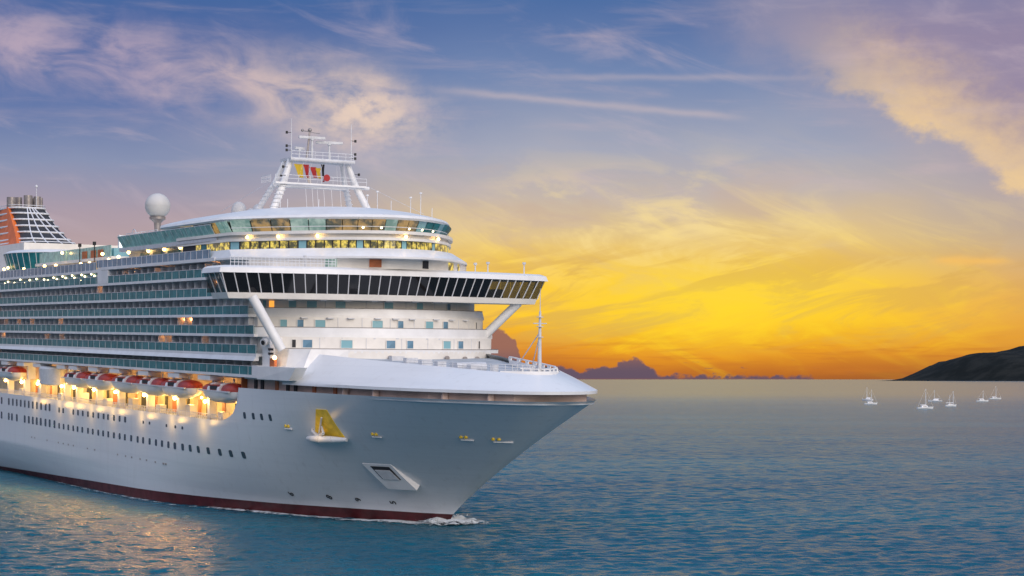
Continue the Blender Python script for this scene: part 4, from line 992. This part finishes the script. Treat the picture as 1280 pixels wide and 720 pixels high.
for n, (s, lab) in enumerate(BOATS):
    if n == 0:
        root0 = thing('lifeboat', lab, 'lifeboat', GL); place(root0, s)
        boat_hull().build('hull', M['white'], root0, smooth=True, angle=50)
        boat_canopy(-6.1, -1.2, 3.5, 1.3).build('canopy', M['boatred'], root0, smooth=True, angle=50)
        boat_canopy(2.2, 6.1, 3.4, 1.1).build('canopy', M['boatred'], root0, smooth=True, angle=50)
        mb = MB(); mb.box((-1.6, -1.6, 0), (2.6, 1.6, .95)); mb.build('cabin', M['boatred'], root0)
        for x in (-1.5, 2.3):
            mb = MB(); mb.loft([[(x+d, 1.8*math.cos(math.pi*j/12), 1.32*math.sin(math.pi*j/12)**.8) for j in range(13)] for d in (-.4, .4)], cap=True); mb.build('white_band', M['white'], root0, smooth=True)
        mb = MB(); mb.box((-.9, 1.6, .2), (1.8, 1.68, .8)); mb.build('window', M['dark'], root0)
        mb = MB(); mb.box((-5.9, 1.62, -.12), (5.9, 1.9, .1)); mb.build('fender', M['steel'], root0)
        mb = MB(); mb.cyl((-3.4, 0, 1.2), (-3.4, 0, 2.0), .15); mb.cyl((3.6, 0, 1.0), (3.6, 0, 2.0), .15); mb.build('lifting_hook', M['steel'], root0)
    else:
        r = root0.copy(); COL.objects.link(r); r['label'] = lab; place(r, s)
        for ch in list(root0.children): inst(ch, r)

# ================================================================== signal flags on the mast halyards
FL = [((MS-1.4, 4.1, 47.9), 1.5, 1.9, 'yelflag', 'yellow signal flag hanging lowest at the left of the mast frame', .9),
      ((MS-1.4, 2.95, 47.9), .9, 1.9, 'redflag', 'dark red signal flag right beside the yellow one', .7),
      ((MS-1.4, 1.9, 47.8), 1.1, 1.5, 'redflag', 'broad red signal flag in the middle of the mast frame', .9),
      ((MS-1.4, 1.1, 47.7), .9, 1.5, 'yelflag', 'small yellow signal flag next to the black one', .6),
      ((MS-1.4, .35, 48.1), .6, 1.8, 'blackflag', 'black signal flag at the right end of the flag row', .3),
      ((MS-1.4, 2.6, 46.6), .9, 1.1, 'whiteflag', 'grey white signal flag hanging under the red ones', .8)]
for (c, w, h, mt, lab, sl_) in FL:
    mb = MB(); rows = []
    for e in (0, .03):
        for j in range(7):
            rows.append([(c[0]+e+.12*math.sin(i*1.4+j*.6), c[1]+sl_*.5*(1-j/6)*-1+ w*(i/6-.5)*(1-.55*(1-j/6)) + .0, c[2]-h/2+h*j/6) for i in range(7)])
    mb.loft(rows[:7]); mb.loft(rows[7:])
    n7 = 7
    mb.loft([[r[0] for r in rows[:7]], [r[0] for r in rows[7:]]]); mb.loft([[r[-1] for r in rows[:7]], [r[-1] for r in rows[7:]]])
    o = mb.build('signal_flag', M[mt], None, smooth=True); tag(o, lab, 'flag', 'signal flags in the mast')
    o.matrix_world = SHIPM

# ================================================================== bow wave and foam
def foammat():
    m = mat('sea_foam', (.8, .84, .86), .8, spec=.2); t = m.node_tree; X.nt = t; p = t.nodes['Principled BSDF']
    g = t.nodes.new('ShaderNodeNewGeometry'); o = X(g.outputs['Position'])
    uv = t.nodes.new('ShaderNodeUVMap')
    at = t.nodes.new('ShaderNodeAttribute'); at.attribute_name = 'dens'
    f = fbm(o, .7, 6, .72, .6)
    t.links.new(smooth(f + X(at.outputs['Fac'])*.5 - .38, .38, .56).v, p.inputs['Alpha'])
    return m
M['foam'] = foammat()
def wl(s):     # where the hull meets the sea on the visible side
    z = 1.0
    for _ in range(8): z = sea_z(s, bhull(s, z))
    return toworld(s, bhull(s, z), z)
pts = [wl(s) for s in [34.2, 34.6, 35, 36, 38, 41, 45, 50, 56, 63, 72, 84, 98, 115, 135, 160]]
mb = MB(); dens_ = []; rows = []
for i, p in enumerate(pts):
    q = pts[min(i+1, len(pts)-1)]-pts[max(i-1, 0)]; nrm = Vector((q.y, -q.x, 0)).normalized()
    if nrm.y > 0: nrm = -nrm
    wd = interp(i, [0, 2, 5, 9, 12, 15], [4.5, 5.2, 5.6, 4.4, 3.0, 2.0])
    rows.append([tuple(Vector((p.x, p.y, .06))+nrm*(wd*j/5-.3)) for j in range(6)])
    dn = interp(i, [0, 3, 6, 9, 12, 15], [1.1, 1.05, .95, .78, .62, .5]); dens_ += [dn*(.3+.7*math.sin(math.pi*min(1, (j+.6)/5))) for j in range(6)]
mb.loft(rows); mb.v = [(x, y, float(wave(x, y))+.05) for x, y, z in mb.v]
me = bpy.data.meshes.new('foam_trail'); me.from_pydata(mb.v, [], mb.f); me.materials.append(M['foam'])
at = me.attributes.new('dens', 'FLOAT', 'POINT'); at.data.foreach_set('value', dens_)
bowp = wl(34.0); fwd = MR @ Vector((-1, 0, 0)); fwd.z = 0; fwd.normalize(); rt = Vector((-fwd.y, fwd.x, 0))
ph = MB(); pd = []; g_ = []
for i in range(25):
    row = []
    for j in range(25):
        a, b = (i/24-.5)*14, (j/24-.5)*14; d_ = math.hypot(a/6.6, b/6.6); p = bowp+fwd*(a+1.2)+rt*(b+.6)
        row.append((p.x, p.y, float(wave(p.x, p.y))+max(.07, 1.5*max(0, 1-d_)*(.45+.9*noise.noise(Vector((p.x*.9, p.y*.9, 0))))))); pd.append(max(0, 1.25-d_*1.1))
    g_.append(row)
ph.loft(g_); me2 = bpy.data.meshes.new('bow_foam'); me2.from_pydata(ph.v, [], ph.f); me2.materials.append(M['foam'])
at2 = me2.attributes.new('dens', 'FLOAT', 'POINT'); at2.data.foreach_set('value', pd); me2.polygons.foreach_set('use_smooth', [True]*len(me2.polygons))
bfo = bpy.data.objects.new('bow_foam', me2); COL.objects.link(bfo); tag(bfo, 'white bow wave foam spread on the water ahead of the stem', 'foam', kind='stuff')
fo = bpy.data.objects.new('foam_trail', me); COL.objects.link(fo); tag(fo, 'thin white foam trail along the red waterline', 'foam', kind='stuff')
# churned spray in front of the stem
mb = MB()
for _ in range(900):
    d_ = abs(random.gauss(0, 1)); a = random.gauss(0, 1); hh = max(0, 1.1-d_*.45)*random.random()**1.5
    p = Vector((bowp.x, bowp.y, 0))+fwd*(d_*1.3-1.6)+rt*(a*.9+.9); r_ = random.uniform(.03, .13)*(1-.2*min(d_, 3))
    mb.ball((p.x, p.y, hh+.02), max(.03, r_), 6, sz=random.uniform(.4, .9))
M['spray'] = mat('white_spray', (.8, .84, .86), .7, var=.1, vscale=2)
o = mb.build('bow_spray', M['spray'], smooth=True); tag(o, 'white churned spray around the foot of the bow', 'spray', kind='stuff')

# ================================================================== sailing boats at anchor
M['sailhull'] = mat('yacht_white', (.85, .85, .86), .35, var=.04)
M['alu'] = mat('yacht_mast_white', (.8, .8, .8), .4)
def yacht(label, pxx, pyy, Lm, mast, heading, cabin=1.0, masts=1, mastx=0.0):
    d = CAMH*FPX/(pyy-474.0); x = (pxx-640)/FPX*d
    r = thing('sailing_boat', label, 'sailing boat', 'white sailing boats anchored off the headland')
    r.scale = (.9, .9, .85); r.location = (x, d, 0); r.rotation_euler = (0, 0, heading)
    mb = MB(); rings = []
    for i in range(13):
        u_ = i/12; xx = -Lm/2+Lm*u_; b = Lm*.15*(math.sin(math.pi*min(1, .18+u_*.82))**.8 if u_ < 1 else 0)+.03; fb = 1.1+.5*u_**2
        rings.append([(xx+.3*u_, b, fb), (xx, b*.92, .3), (xx-.1*u_, b*.5, -.3), (xx-.1*u_, -b*.5, -.3), (xx, -b*.92, .3), (xx+.3*u_, -b, fb)])
    mb.loft(rings, closed=True, cap=True); mb.build('hull', M['sailhull'], r, smooth=True, angle=50)
    mb = MB(); mb.prism([(-Lm*.25, -Lm*.09), (Lm*.14, -Lm*.08), (Lm*.2, 0), (Lm*.14, Lm*.08), (-Lm*.25, Lm*.09)], 1.0, 1.35+.9*cabin, [(-Lm*.22, -Lm*.07), (Lm*.08, -Lm*.06), (Lm*.13, 0), (Lm*.08, Lm*.06), (-Lm*.22, Lm*.07)]); c_ = mb.build('cabin', M['sailhull'], r)
    mb = MB(); mb.box((-Lm*.18, -Lm*.088, 1.35+.25*cabin), (Lm*.07, -Lm*.076, 1.35+.5*cabin)); mb.build('window', M['dark'], c_)
    for k_ in range(masts):
        mx = mastx+Lm*.06-k_*Lm*.33; mh = mast*(1-.25*k_)
        mb = MB(); mb.cyl((mx, 0, 1), (mx, 0, mh), .17, .1, 8); mb.cyl((mx, -1.1, mh*.6), (mx, 1.1, mh*.6), .05, n=5); mb.build('mast', M['alu'], r)
        mb = MB(); mb.cyl((mx, 0, 2.9), (mx-Lm*.36, 0, 2.8), .22, .17, 8); mb.build('boom', M['sailhull'], r)
    mb = MB()
    for a, b in (((Lm*.5, 0, 1.6), (mastx+Lm*.06, 0, mast)), ((-Lm*.48, 0, 1.2), (mastx+Lm*.06, 0, mast)), ((mastx+Lm*.06, Lm*.14, 1.2), (mastx+Lm*.06, 0, mast*.95)), ((mastx+Lm*.06, -Lm*.14, 1.2), (mastx+Lm*.06, 0, mast*.95))): mb.cyl(a, b, .045, n=4)
    mb.build('rigging', M['alu'], r)
yacht('leftmost white sailing boat of the group, low in front of another boat', 1088.5, 505.5, 10.5, 12.5, .15, .8)
yacht('sailing boat half hidden behind the leftmost one, with a tall cabin', 1084.5, 500.5, 10.5, 13.5, 2.6, 1.6)
yacht('nearest and largest white sailing boat, with the tallest mast', 1156.5, 511, 11.5, 14.5, .2, 1.2, mastx=-.3)
yacht('white sailing boat just behind the tallest masted one', 1169, 502, 12.5, 11, 2.9, 1.2)
yacht('small two masted boat to the right of the tallest masted one', 1188.5, 508, 9.0, 12, .3, .7, masts=2, mastx=1.5)
yacht('far sailing boat left of the rightmost one, near the headland', 1228, 502, 11, 10.5, .1, 1.0)
yacht('rightmost and farthest sailing boat, below the dark headland', 1244, 499, 13, 14, .25, .8)
